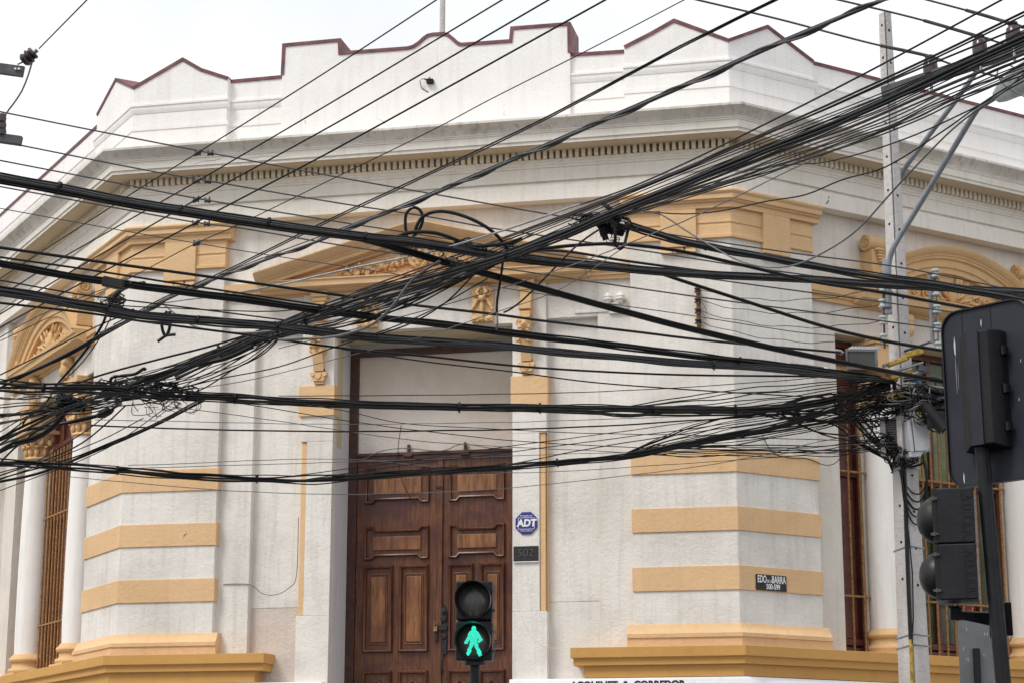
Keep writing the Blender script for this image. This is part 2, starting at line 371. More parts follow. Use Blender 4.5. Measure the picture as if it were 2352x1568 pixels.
# ledge and plinth
for run in ((('L', 8), ('C', -2.112)), (('C', .805), ('R', 8))):
    e = -1 if run[0][0] == 'L' else 1
    def sh(r, d): return (r[0], (r[1][0], r[1][1]-d)) if e < 0 else ((r[0][0], r[0][1]+d), r[1])
    q = MB(); sweep(q, [(-.55, 2.914), (.137, 2.914), (.137, 3.006), (-.55, 3.014)], *run); lo = q.build('ledge', OCHRE2, B, bevel=.004)
    q = MB(); sweep(q, [(-.5, 2.846), (.108, 2.846), (.108, 2.906), (.12, 2.9145), (-.5, 2.9145)], *sh(run, .022)); q.build('ledge_underband', OCHRE2, lo, bevel=.003)
    q = MB(); sweep(q, [(-.5, 2.74), (.066, 2.74), (.070, 2.85), (-.5, 2.85)], *sh(run, .115)); q.build('painted_plinth', OCHRE2, lo)
for run in ((('L', 8), ('C', -1.56)), (('C', .232), ('R', 8))):
    q = MB(); sweep(q, [(-.4, 0), (.10, 0), (.10, 2.712), (.085, 2.733), (-.4, 2.738)], *run); q.build('white_plinth', PLINTH, B)
q = MB(fxf('C'))
for k in range(10): q.box(CX-.885, CX+.885, -.59+k*.0, .9-k*.135, .0+k*.2, .2+k*.2-.001)
q.build('entrance_steps', CONC, B)
# entablature and cornice
A8 = (('L', 8), ('R', 8))
q = MB(); sweep(q, [(-.3, 7.267), (.062, 7.267), (.062, 7.40), (.052, 7.406), (.052, 7.418), (.04, 7.424), (.04, 7.436), (.025, 7.445), (.022, 7.458), (.05, 7.462), (.05, 7.586), (.062, 7.592), (.062, 7.612), (.07, 7.618), (.07, 7.636), (.085, 7.645), (.095, 7.664), (.06, 7.668), (.06, 7.752), (-.3, 7.752)], *A8)
ent = q.build('entablature', CORN, B)
q = MB(); sweep(q, [(-.3, 7.744), (.15, 7.744), (.175, 7.75), (.29, 7.753), (.29, 7.748), (.302, 7.748), (.302, 7.778), (.318, 7.782), (.318, 7.852), (.328, 7.856), (.328, 7.868), (.338, 7.872), (.338, 7.884), (-.3, 7.884)], *A8)
cor = q.build('cornice', CORN, B)
q = MB(); sweep(q, [(-.3, 7.883), (.342, 7.883), (.352, 7.90), (.375, 7.925), (.41, 7.95), (.425, 7.962), (.425, 7.985), (.40, 7.995), (-.3, 8.03)], *A8)
q.build('gutter_moulding', SIMA, cor)
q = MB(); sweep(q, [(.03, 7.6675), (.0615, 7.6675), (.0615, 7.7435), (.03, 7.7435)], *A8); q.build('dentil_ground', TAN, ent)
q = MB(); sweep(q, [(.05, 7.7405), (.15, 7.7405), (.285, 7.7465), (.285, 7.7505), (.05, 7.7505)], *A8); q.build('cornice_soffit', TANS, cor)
dm = MB(); dm.box(-.018, .018, -.07, 0, -.045, .045)
dmesh = dm.build('dentil', DENT, ent); dm0 = dmesh.data; bpy.data.objects.remove(dmesh)
def dentils(fr, u0, u1):
    cnt = max(1, round((u1-u0)/.0625)); o, uu, nn, sg = FRM[fr]
    for k in range(cnt):
        u = u0+(u1-u0)*(k+.5)/cnt
        d = bpy.data.objects.new('dentil', dm0); col.objects.link(d); d.parent = ent
        d.location = FP(fr, u, .128, 7.709); d.rotation_euler = (0, 0, math.atan2(nn.y, nn.x)-math.pi/2+random.uniform(-.02, .02))
        d.scale = (random.uniform(.92, 1.06), 1, random.uniform(.96, 1.02))
dentils('C', XL-.03, XR+.03); dentils('R', .03, 5.6); dentils('L', .03, 6.2)
# parapet
def gprism(mb, fr, poly, n0, n1):
    k = len(poly); vs = []
    for nn in (n0, n1):
        for u, z in poly:
            if u == 'cL': vs.append(CORNER('L', nn)+Vector((0, 0, z)))
            elif u == 'cR': vs.append(CORNER('R', nn)+Vector((0, 0, z)))
            else: vs.append(FP(fr, u, nn, z))
    mb.add(vs, [tuple(range(k)), tuple(range(2*k-1, k-1, -1))]+[(i, (i+1) % k, k+(i+1) % k, k+i) for i in range(k)])
def parapet(fr, top, n1, cop=True, n0=-.35):
    zb = 7.93; poly = [(top[0][0], zb)]+list(top)+[(top[-1][0], zb)]
    mb = MB(); gprism(mb, fr, poly, n0, n1); po = mb.build('parapet', PARA, B, bevel=.004)
    # coping follows the top outline
    def num(u): return {'cL': XL if fr == 'C' else 0., 'cR': XR if fr == 'C' else 0.}.get(u, u) if isinstance(u, str) else u
    pts = [Vector((num(u), z)) for u, z in top]; k = len(pts); th = .021; ou = []; lo = []
    sgn = 1 if pts[-1].x > pts[0].x else -1
    nr = []
    for i in range(k-1):
        d = (pts[i+1]-pts[i]).normalized(); nr.append(Vector((-d.y, d.x))*sgn)
    for i in range(k):
        a = nr[max(0, i-1)]; b_ = nr[min(i, k-2)]; m_ = (a+b_).normalized(); L = 1/max(.35, m_.dot(a))
        u, z = top[i]; off = m_*L
        if isinstance(u, str): off = Vector((0, 1)); 
        qa = (u if isinstance(u, str) else u+off.x*.012, z+off.y*.012); qb = (u if isinstance(u, str) else u-off.x*th, z-off.y*th)
        ou.append(qa); lo.append(qb)
    mb = MB(); gprism(mb, fr, ou+lo[::-1], n0-.02, n1+.012); mb.build('coping', COPING, po, smooth=20)
    return po
parapet('C', [('cL', 8.745), (-3.186, 9.012), (-2.98, 8.88), (-2.69, 8.765)], .085)
parapet('C', [(-2.70, 8.762), (-2.128, 8.768)], .0)
hump = [(-.83, 8.945), (-.77, 8.955), (-.71, 8.99), (-.66, 9.035), (-.62, 9.06), (-.57, 9.068), (-.46, 9.066), (-.41, 9.05), (-.36, 9.005), (-.31, 8.955), (-.275, 8.936)]
parapet('C', [(-2.132, 8.77), (-2.125, 9.088), (-1.53, 9.092), (-1.522, 8.952)]+hump+[(.223, 8.93), (.236, 9.062), (.816, 9.058), (.818, 8.756)], .045)
parapet('C', [(.80, 8.752), (1.375, 8.742)], .0)
parapet('C', [(1.36, 8.752), (1.62, 8.868), (1.85, 8.985), ('cR', 8.735)], .085)
parapet('R', [('cR', 8.735), (.454, 8.985), (1.03, 8.742)], .085)
parapet('R', [(1.0, 8.772), (8, 8.79)], .0)
parapet('L', [('cL', 8.745), (.573, 9.036), (1.17, 8.83)], .085)
parapet('L', [(1.1, 8.792), (8, 8.80)], .0)
def pm(n): return [(n-.04, 8.545), (n+.03, 8.545), (n+.03, 8.525), (n+.018, 8.52), (n+.022, 8.495), (n+.012, 8.47), (n+.006, 8.452), (n-.04, 8.45)]
for run, n_ in (((('L', 1.2), ('C', -2.675)), .085), ((('C', 1.35), ('R', 1.06)), .085), ((('C', -2.69), ('C', -2.14)), 0), ((('C', .805), ('C', 1.36)), 0), ((('R', 1.06), ('R', 8)), 0), ((('L', 1.2), ('L', 8)), 0)):
    q = MB(); sweep(q, pm(n_), *run); q.build('parapet_moulding', PARA, B)
    q = MB(); sweep(q, [(n_-.04, 8.27), (n_+.008, 8.27), (n_+.008, 8.31), (n_-.04, 8.31)], *run); q.build('parapet_fillet', PARA, B)
# pediment over the door
pe = MB(fxf('C'))
pe.prismx([(-.1, 6.48), (-.045, 6.48), (-.04, 6.512), (-.02, 6.518), (-.02, 6.545), (0, 6.552), (.004, 6.62), (-.1, 6.63)], CX-2.03, CX+2.03)
pe.build('door_entablature', OCHRE, B)
pd = MB(fxf('C'))
pd.prismx([(-.06, 6.50), (.03, 6.50), (.05, 6.512), (.05, 6.522), (.12, 6.53), (.125, 6.582), (.14, 6.59), (.14, 6.602), (-.06, 6.612)], CX-1.62, CX+1.62)
pdo = pd.build('pediment', OCHRE, B, bevel=.002)
ty = MB(fxf('C')); ty.prism([(CX-1.55, 6.6), (CX+1.55, 6.6), (CX+.1, 6.99), (CX-.1, 6.99)], -.06, .015); ty.build('tympanum', OCHRE, pdo)
rk = MB(fxf('C'))
rp_ = [(-.05, -.155), (.055, -.155), (.06, -.125), (.13, -.12), (.135, -.085), (.15, -.08), (.155, -.068), (.165, -.064), (.20, -.045), (.235, -.012), (.245, 0), (.245, .012), (-.05, .02)]
k = len(rp_); vs = []
for hx, hz in ((-1.645, 6.655), (-.10, 7.068), (0, 7.075), (.10, 7.068), (1.645, 6.655)):
    for (a, dz) in rp_: vs.append((CX+hx, a, hz+dz))
rk.add(vs, [(i*k+j, i*k+(j+1) % k, (i+1)*k+(j+1) % k, (i+1)*k+j) for i in range(4) for j in range(k)]+[tuple(range(k)), tuple(4*k+j for j in range(k))[::-1]])
rk.build('raking_cornice', OCHRE, pdo)
# carved relief: head among scrolling leaves
def spiral(mb, c, r, turns, rt, s=1, y=0.02, a0=0., w=None):
    pts = []; N = int(14*turns); rr = []
    for i in range(N+1):
        t_ = i/N; a = a0+s*turns*2*math.pi*t_; q = r*(1-.86*t_)
        pts.append((c[0]+q*math.cos(a), y+.012*t_, c[1]+q*math.sin(a))); rr.append(rt*(1-.35*t_))
    mb.tube(pts, rr, 6)
random.seed(11)
rl = MB(lxf('C', CX-.02, .015, 6.61))
rl.ell((0, .04, .17), (.068, .06, .088), seg=16, ring=12); rl.ell((0, .10, .16), (.013, .02, .03)); rl.ell((0, .085, .115), (.025, .014, .009)); rl.ell((0, .078, .092), (.028, .02, .018))
for s in (-1, 1):
    rl.ell((s*.028, .088, .18), (.016, .011, .008)); rl.ell((s*.03, .09, .20), (.022, .012, .007), (0, s*.25, 0)); rl.ell((s*.035, .072, .14), (.022, .02, .024))
    for k in range(16):
        a = R(10+k*12); rl.ell((s*.085*math.sin(a), .045, .175+.10*math.cos(a)), (.026, .028, .03), warp=.4)
    x = .13
    while x < .80:
        zz = max(.03, .17*(1-x/.95)); spiral(rl, (s*x, zz), .05*(1-x*.5), 1.6, .014, s, .02, random.uniform(0, 6))
        for k in range(7):
            a = random.uniform(0, 6.28); d_ = random.uniform(.02, .085)
            rl.ell((s*(x+d_*math.cos(a)), random.uniform(.012, .055), max(.014, zz+d_*.75*math.sin(a))), (random.uniform(.018, .038), random.uniform(.014, .03), random.uniform(.01, .022)), (random.uniform(-.5, .5), random.uniform(0, 3.1), random.uniform(-.5, .5)), 8, 6, .5)
        x += .075
rl.build('carved_relief', ORN, pdo, smooth=60)
# console brackets at both sides of the door, and the two keystone brackets
def console(u0, flip):
    L = lxf('C', u0, -.05, 0)
    q = MB(L); q.box(-.085, .085, -.02, .10, 6.44, 6.50); q.box(-.07, .07, -.02, .085, 6.40, 6.44)
    q.prismx([(-.02, 6.15), (.10, 6.15), (.095, 6.22), (.07, 6.32), (.075, 6.40), (-.02, 6.40)], -.055, .055)
    c0 = q.build('console', ORN, B, bevel=.003)
    q = MB(L); q.prism([(-.06, 6.20), (.06, 6.20), (.06, 6.28), (.03, 6.325), (-.03, 6.325), (-.06, 6.28)], .05, .13); q.box(-.05, .05, .05, .12, 6.12, 6.18); q.build('gabled_block', ORN, c0, bevel=.003)
    q = MB(L); q.ell((0, .10, 6.055), (.06, .07, .075), seg=12, ring=9, warp=.2); q.ell((0, .165, 6.045), (.022, .03, .028))
    for s in (-1, 1):
        q.ell((s*.032, .155, 6.075), (.02, .018, .012)); spiral(q, (s*.062, 6.09), .04, 1.5, .012, s, .06); q.ell((s*.04, .13, 6.02), (.025, .03, .03), warp=.4); q.ell((s*.035, .15, 5.985), (.022, .025, .012), (0, .5*s, 0))
    q.build('grotesque_head', ORN, c0, smooth=60)
    q = MB(L)
    for k in range(16): q.ell((random.uniform(-.08, .075), random.uniform(.03, .12), 5.935+random.uniform(-.045, .045)), (.028, .028, .02), (random.uniform(-1, 1), random.uniform(-1, 1), 0), 8, 6, .5)
    q.prismx([(-.02, 5.70), (.05, 5.72), (.07, 5.8), (.10, 5.88), (.09, 5.95), (-.02, 5.95)], -.05, .05)
    q.build('leaf_swag', ORN, c0, smooth=60)
    q = MB(L); q.box(-.05, .05, -.02, .05, 5.715, 5.74); q.prism([(-.07, 5.70), (.07, 5.70), (.058, 5.63), (.05, 5.615), (-.05, 5.615), (-.058, 5.63)], -.02, .05); q.box(-.045, .045, -.02, .035, 5.588, 5.615)
    q.prism([(-.03, 5.695), (.03, 5.695), (.03, 5.655), (0, 5.63), (-.03, 5.655)], .045, .062)
    for s in (-1, 1): q.lathe([(.0, -.02), (.022, -.02), (.022, .06), (0, .06)], (s*.062, 0, 5.68), 12, axis='y')
    q.build('pendant', ORN, c0, bevel=.002)
console(CX+1.03, 1); console(CX-1.03, -1)
def keystone(u0):
    L = lxf('C', u0, -.05, 6.275)
    q = MB(L); q.box(-.105, .105, -.02, .045, -.165, .175); k0 = q.build('keystone_bracket', ORN, B, bevel=.004)
    q = MB(L)
    for s in (-1, 1):
        spiral(q, (s*.055, .13), .048, 1.7, .016, s, .06, 1.2); q.tube([(s*.02, .07, .17), (s*.05, .095, .12), (s*.015, .08, .07)], [.018, .02, .012], 7)
        for k in range(5): q.ell((s*(.05+.012*k), .055, .05-.022*k), (.04-.004*k, .02, .016), (0, s*(.5+.12*k), 0), 8, 6, .35)
        q.box(min(s*.03, s*.1), max(s*.03, s*.1), .03, .075, -.16, -.11); q.ell((s*.07, .06, -.135), (.03, .03, .024))
    q.ell((0, .085, .06), (.03, .035, .03)); q.lathe([(.012, -.15), (.02, -.12), (.014, -.06), (.024, -.02), (.012, .04)], (0, .07, 0), 10)
    q.ell((0, .07, -.14), (.03, .03, .026)); q.build('carved_leaf', ORN, k0, smooth=60)
keystone(CX-.545); keystone(CX+.60)
# small shelf lines on the right of the door head
q = MB(fxf('C')); q.box(.83, 1.30, -.082, -.066, 6.165, 6.185); q.build('cable_ledge', WHITE, B)

# ---------------------------------------------------------------- the double door
D = MB(fxf('C')); cbox(D, .80, .889, -.66, -.575, 1.9, 6.02); D.box(CX-.889, CX+.889, -.66, -.574, 5.965, 6.035)
dfr = D.build('door_frame', WOODD, B, bevel=.004)
D = MB(fxf('C')); D.box(CX-.80, CX+.80, -.65, -.56, 4.915, 4.955); D.box(CX-.80, CX+.80, -.65, -.545, 4.955, 4.985)
for x in (CX-.27, CX+.30): D.box(x-.045, x+.045, -.6, -.53, 4.935, 4.965); D.box(x-.012, x+.012, -.6, -.545, 4.985, 5.06)
D.build('transom_bar', WOODD, dfr, bevel=.004)
D = MB(fxf('C')); D.box(CX-.80, CX+.80, -.66, -.615, 4.985, 5.966); D.build('transom_panel', BOARD, B)
def moulding(mb, pts, w=.022, n0=-.6, n1=-.572):       # closed bolection moulding along an outline
    k = len(pts); P2 = [Vector(p) for p in pts]
    area = sum(P2[i].x*P2[(i+1) % k].y-P2[(i+1) % k].x*P2[i].y for i in range(k)); sg = 1 if area > 0 else -1
    rings = []
    for off, n in ((0, n0), (.004, n1-.008), (w*.35, n1), (w*.75, n1-.006), (w, n0-.004)):
        rg = []
        for i in range(k):
            d0 = (P2[i]-P2[i-1]).normalized(); d1 = (P2[(i+1) % k]-P2[i]).normalized()
            n_0 = Vector((-d0.y, d0.x))*sg; n_1 = Vector((-d1.y, d1.x))*sg; mm = (n_0+n_1); mm = mm/max(.3, mm.dot(n_0))
            q = P2[i]+mm*off; rg.append((q.x, n, q.y))
        rings.append(rg)
    vs = [p for r_ in rings for p in r_]
    mb.add(vs, [(a*k+i, a*k+(i+1) % k, (a+1)*k+(i+1) % k, (a+1)*k+i) for a in range(len(rings)-1) for i in range(k)])
def rect(x0, x1, z0, z1): return [(x0, z0), (x1, z0), (x1, z1), (x0, z1)]
def eared(x0, x1, z0, z1, top=True, bot=True, ew=.085, eh=.034, ins=.03):
    pts = []
    if bot: pts += [(x0, z0), (x0+ew, z0), (x0+ew+ins, z0+eh), (x1-ew-ins, z0+eh), (x1-ew, z0), (x1, z0)]
    else: pts += [(x0, z0), (x1, z0)]
    if top: pts += [(x1, z1), (x1-ew, z1), (x1-ew-ins, z1-eh), (x0+ew+ins, z1-eh), (x0+ew, z1), (x0, z1)]
    else: pts += [(x1, z1), (x0, z1)]
    return pts
def leaf(x0, x1):
    D = MB(fxf('C')); D.box(x0, x1, -.66, -.60, 1.95, 4.915); lf = D.build('door_leaf', WOOD, B, bevel=.004)
    a, b_ = x0+.085, x1-.105
    for (pt, inner) in ((eared(a, b_, 4.485, 4.85, True, True), (4.585, 4.745)), (eared(a, b_, 3.935, 4.265), (4.03, 4.165))):
        D = MB(fxf('C')); moulding(D, pt, .03, -.6, -.565); mo = D.build('panel_moulding', WOOD, lf)
        D = MB(fxf('C')); D.box(a+.085, b_-.085, -.605, -.585, *inner); D.build('panel', WOODP, lf, bevel=.006)
    mid = (a+b_)/2
    for (xa, xb) in ((a, mid-.03), (mid+.03, b_)):
        D = MB(fxf('C')); moulding(D, rect(xa, xb, 3.045, 3.885), .034, -.6, -.565); D.build('panel_moulding', WOOD, lf)
        D = MB(fxf('C')); moulding(D, rect(xa+.055, xb-.055, 3.12, 3.80), .012, -.6, -.586); D.box(xa+.075, xb-.075, -.605, -.59, 3.145, 3.775); D.build('panel', WOODP, lf, bevel=.005)
        D = MB(fxf('C')); moulding(D, rect(xa, xb, 2.15, 2.875), .034, -.6, -.565)
        for s in (-1, 1):
            xm = (xa+xb)/2; D.prism([(xm, 2.80), (xm+s*.09, 2.72), (xm+s*.09, 2.69), (xm, 2.77)], -.602, -.575)
        D.build('panel_moulding', WOOD, lf)
    return lf
lfL = leaf(CX-.80, -.615); lfR = leaf(-.612, CX+.80)
D = MB(fxf('C')); D.box(-.645, -.585, -.62, -.575, 1.95, 4.912); D.build('meeting_strip', WOOD, lfL, bevel=.008)
D = MB(fxf('C')); D.box(-.655, -.60, -.58, -.562, 4.62, 4.64); D.build('latch_plate', IRON, lfL)
D = MB(fxf('C')); D.prism([(-.60, 3.32), (-.54, 3.32), (-.535, 3.42), (-.55, 3.47), (-.57, 3.50), (-.59, 3.47), (-.605, 3.42)], -.6, -.585)
D.lathe([(0, -.585), (.026, -.585), (.026, -.575), (.012, -.572), (.012, -.56), (0, -.56)], (-.57, 0, 3.43), 14, axis='y'); D.lathe([(0, -.585), (.03, -.585), (.03, -.572), (0, -.57)], (-.57, 0, 3.36), 14, axis='y')
D.build('lock_plate', IRON, lfR)
D = MB(fxf('C')); D.box(-.60, -.535, -.6, -.58, 3.02, 3.16); D.tube([(-.57, -.575, 3.02), (-.57, -.545, 2.99), (-.57, -.54, 2.88), (-.57, -.57, 2.84)], .012, 8); D.lathe([(0, -.6), (.03, -.6), (.03, -.575), (0, -.57)], (-.565, 0, 3.19), 14, axis='y')
D.build('pull_handle', IRON, lfR, bevel=.003)
D = MB(fxf('C')); D.box(-.66, -.53, -.575, -.555, 3.245, 3.30); D.box(-.65, -.62, -.575, -.55, 3.14, 3.245); D.build('hasp', IRON, lfL, bevel=.003)
D = MB(fxf('C')); D.box(-.655, -.618, -.555, -.53, 3.235, 3.28); D.tube([(-.65, -.542, 3.28), (-.648, -.542, 3.31), (-.636, -.542, 3.322), (-.625, -.542, 3.31), (-.622, -.542, 3.28)], .005, 6); D.build('padlock', BRASS, lfL, bevel=.003)

# ---------------------------------------------------------------- side bays: columns, windows, arched pediments
def column(fr, u, n, name='column'):
    L = lxf(fr, u, n, 0)
    q = MB(L); q.lathe([(.0, 3.25), (.170, 3.25), (.176, 3.5), (.176, 4.2), (.168, 4.9), (.155, 5.46), (0, 5.46)], seg=32); c0 = q.build('column', SHAFT, B, smooth=50)
    q = MB(L); q.box(-.23, .23, -.23, .23, 3.005, 3.045); q.lathe([(0, 3.045), (.225, 3.045), (.235, 3.07), (.225, 3.095), (.20, 3.10), (.19, 3.12), (.192, 3.14), (.19, 3.16), (.215, 3.17), (.225, 3.19), (.22, 3.21), (.20, 3.225), (.18, 3.255), (0, 3.256)], seg=32); q.build('column_base', ORN, c0, smooth=40)
    q = MB(L); q.lathe([(0, 5.44), (.17, 5.44), (.182, 5.455), (.17, 5.475), (.15, 5.48), (.15, 5.6), (.175, 5.70), (.20, 5.735), (0, 5.735)], seg=24)
    q.prism([(-.23, 5.735), (.23, 5.735), (.24, 5.775), (-.24, 5.775)], -.235, .235)
    for k in range(12):
        a = 2*math.pi*k/12
        q.ell((.165*math.cos(a), .165*math.sin(a), 5.535), (.03, .03, .055), (0, 0, a), 8, 6, .5); q.ell((.19*math.cos(a+.25), .19*math.sin(a+.25), 5.63), (.032, .034, .045), (.3, 0, a), 8, 6, .5)
        q.ell((.20*math.cos(a), .20*math.sin(a), 5.585), (.024, .03, .014), (0, 0, a), 8, 5, .4)
    for k in range(4):
        a = math.pi/4+k*math.pi/2; ca, sa = math.cos(a), math.sin(a)
        pts = []; N = 20
        for i in range(N+1):
            tt = i/N; b2 = 3.3*math.pi*tt; r_ = .06*(1-.8*tt)
            h_ = .225+r_*math.cos(b2); pts.append((h_*ca, h_*sa, 5.675+r_*math.sin(b2)))
        q.tube(pts, [.022*(1-.3*i/N) for i in range(N+1)], 6)
    q.build('column_capital', ORN, c0, smooth=55)
    q = MB(L); q.box(-.20, .20, -.20, .20, 5.775, 6.0); q.box(-.225, .225, -.225, .225, 6.0, 6.066); q.build('impost_block', ORN, c0, bevel=.006)
    return c0
def bay(fr, pe_, o0, o1, u1, u2, nc, pan):
    uc = (o0+o1)/2; X = fxf(fr)
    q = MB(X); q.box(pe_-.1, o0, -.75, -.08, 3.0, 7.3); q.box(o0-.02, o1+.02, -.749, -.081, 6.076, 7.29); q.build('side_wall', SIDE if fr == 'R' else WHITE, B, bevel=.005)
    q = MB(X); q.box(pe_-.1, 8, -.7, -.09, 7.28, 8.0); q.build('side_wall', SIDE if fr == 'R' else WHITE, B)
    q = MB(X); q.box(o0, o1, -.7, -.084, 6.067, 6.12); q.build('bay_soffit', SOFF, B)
    q = MB(X); q.box(o1, 8, -.75, -.08, 3.0, 7.28); q.build('side_wall', SIDE, B, bevel=.005)  # beyond the bay; on the left its shade and dirt are in the colour
    column(fr, u1, nc); column(fr, u2, nc)
    for k, u in enumerate((u1, u2)):
        q = MB(X); q.box(u-.17, u+.17, -.45, -.27, 3.014, 6.066); q.box(u-.13, u+.13, -.27, -.25, 3.014, 6.05); q.build('window_pier', CREAM, B, bevel=.01)
    # windows: three lights
    for j, (a, b_) in enumerate(((o0+.004, u1-.172), (u1+.172, u2-.172), (u2+.172, o1-.004))):
        q = MB(X); wd = .05
        q.box(a, b_, -.42, -.34, 3.015, 6.065); w0 = q.build('window', WINRED, B)
        f_ = MB(X); f_.box(a, a+wd, -.34, -.28, 3.02, 6.06); f_.box(b_-wd, b_, -.34, -.28, 3.02, 6.06)
        for z in (3.02, 3.10, 4.72, 5.55, 6.0): f_.box(a+wd, b_-wd, -.34, -.285, z, z+.06)
        cols = 5 if j == 1 else 1; dx = (b_-a-2*wd)/cols
        for k in range(1, cols): f_.box(a+wd+k*dx-.028, a+wd+k*dx+.028, -.34, -.29, 3.02, 6.06)
        f_.build('frame', WINRED, w0, bevel=.004)
        for k in range(cols):
            for zi, (z0, z1) in enumerate(((3.16, 4.72), (4.78, 5.55), (5.61, 6.0))):
                m_ = pan[(k+j) % len(pan)] if zi == 0 and j == 1 else (LGREEN if zi == 1 and j == 1 else (GREENGL if j == 1 else WINRED))
                if fr == 'L': m_ = WINRED
                q = MB(X); q.box(a+wd+k*dx+.03, a+wd+(k+1)*dx-.03, -.34, -.325, z0+.01, z1-.01); q.build('pane', m_, w0)
        nb = max(3, int((b_-a)/.115)); 
        for k in range(nb):
            u = a+(b_-a)*(k+.5)/nb
            q = MB(X); q.tube([(u, -.22, 3.02+.62*i) for i in range(5)], .012, 6); q.build('grille_bar', RUST, w0)
        for z in (3.55, 4.75):
            q = MB(X); q.box(a, b_, -.232, -.208, z, z+.018); q.build('grille_rail', RUST, w0)
    # entablature and arched pediment
    q = MB(X); q.prismx([(-.1, 6.36), (-.045, 6.36), (-.04, 6.40), (-.02, 6.405), (-.02, 6.435), (0, 6.44), (.004, 6.505), (-.1, 6.515)], pe_+.002, o1+.33); e0 = q.build('bay_entablature', ORN, B)
    q = MB(X); q.prismx([(-.08, 6.385), (.03, 6.385), (.05, 6.40), (.11, 6.42), (.12, 6.475), (.135, 6.48), (.14, 6.515), (-.08, 6.525)], uc-1.30, uc+1.30); q.build('pediment_shelf', ORN, e0)
    hw, rise, zs = 1.27, .57, 6.53; r0 = (hw*hw+rise*rise)/(2*rise); zc = zs+rise-r0; a_ = math.asin(hw/r0)
    pr = [(-.06, -.25), (.03, -.25), (.035, -.2), (.055, -.19), (.06, -.12), (.085, -.11), (.09, -.09), (.10, -.085), (.105, -.07), (.12, -.06), (.15, -.02), (.155, 0), (-.06, .005)]
    N = 36; k = len(pr); q = MB(X); vs = []
    for i in range(N+1):
        a = -a_+2*a_*i/N
        for (nn, dr) in pr: vs.append((uc+(r0+dr)*math.sin(a), nn, zc+(r0+dr)*math.cos(a)))
    q.add(vs, [(i*k+j, i*k+(j+1) % k, (i+1)*k+(j+1) % k, (i+1)*k+j) for i in range(N) for j in range(k)]+[tuple(range(k)), tuple(N*k+j for j in range(k))])
    q.build('arched_moulding', ORN, e0, smooth=30)
    q = MB(X); q.prism([(uc+(r0-.2)*math.sin(-a_*.93+2*a_*.93*i/24), zc+(r0-.2)*math.cos(-a_*.93+2*a_*.93*i/24)) for i in range(25)]+[(uc+1.15, 6.5), (uc-1.15, 6.5)], -.07, -.02); q.build('arch_tympanum', ORN, e0)
    q = MB(lxf(fr, uc, -.02, 6.53)); random.seed(5)
    q.ell((0, .03, .13), (.07, .04, .11), seg=14, ring=10)
    for k_ in range(40):
        s = random.choice((-1, 1)); a = random.uniform(.2, 1.5); d_ = random.uniform(.08, .33)
        q.ell((s*d_*math.sin(a)*1.3, random.uniform(.01, .05), .03+d_*math.cos(a)*.85), (.016, .018, .055), (0, s*a, 0), 8, 6, .45)
    for s in (-1, 1):
        for k_ in range(3): spiral(q, (s*(.35+.14*k_), .08), .06-.012*k_, 1.5, .014, s, .02)
    q.build('carved_relief', ORN, e0, smooth=60)
    # acroterion blocks and hanging drops
    for s in (-1, 1):
        L = lxf(fr, uc+s*(1.04 if fr == 'R' else 1.13)*FRM[fr][3], 0, 0)
        q = MB(L); q.box(-.10, .10, -.1, .09, 6.60, 6.93); q.box(-.115, .115, -.1, .10, 6.58, 6.63); ac = q.build('acroterion', ORN, e0, bevel=.004)
        q = MB(L); q.lathe([(0, -.12), (.075, -.12), (.08, -.05), (.08, .05), (.075, .12), (0, .12)], (0, .03, 7.0), 16, axis='x')
        for s2 in (-1, 1):
            pts = []
            for i in range(25):
                tt = i/24; a = 1.6+5*math.pi*tt*.8; r_ = .085*(1-.85*tt); pts.append((s2*.122, .03+r_*math.cos(a), 7.0+r_*math.sin(a)))
            q.tube(pts, .012, 6)
        for k_ in range(5): q.ell((0, .10, 6.93-.03*k_), (.07-.009*k_, .03, .02), (0, 0, 0), 8, 6, .4)
        q.build('scroll', ORN, ac, smooth=50)
        q = MB(lxf(fr, uc+s*.62*FRM[fr][3], -.06, 0)); q.ell((0, .05, 6.30), (.07, .07, .06), warp=.4); q.ell((0, .07, 6.2), (.05, .06, .09), warp=.4); q.ell((0, .04, 6.08), (.045, .045, .06), warp=.4)
        for k_ in range(8): q.ell((random.uniform(-.06, .06), .07, 6.2+random.uniform(-.12, .12)), (.025, .03, .02), (0, random.uniform(-1, 1), 0), 8, 6, .5)
        q.build('drop_ornament', ORN, e0, smooth=60)
bay('R', .985, 1.33, 4.35, 1.955, 3.84, -.17, [GREENGL, REDGL, GREENGL])
bay('L', 1.12, 1.33, 4.15, 1.81, 3.58, -.19, [REDGL])
for fr, u in (('R', 4.75), ('L', 4.6)):
    q = MB(fxf(fr)); q.box(u, u+1.0, -.2, 0, 3.01, 7.268); q.build('pilaster', WHITE, B, bevel=.006)

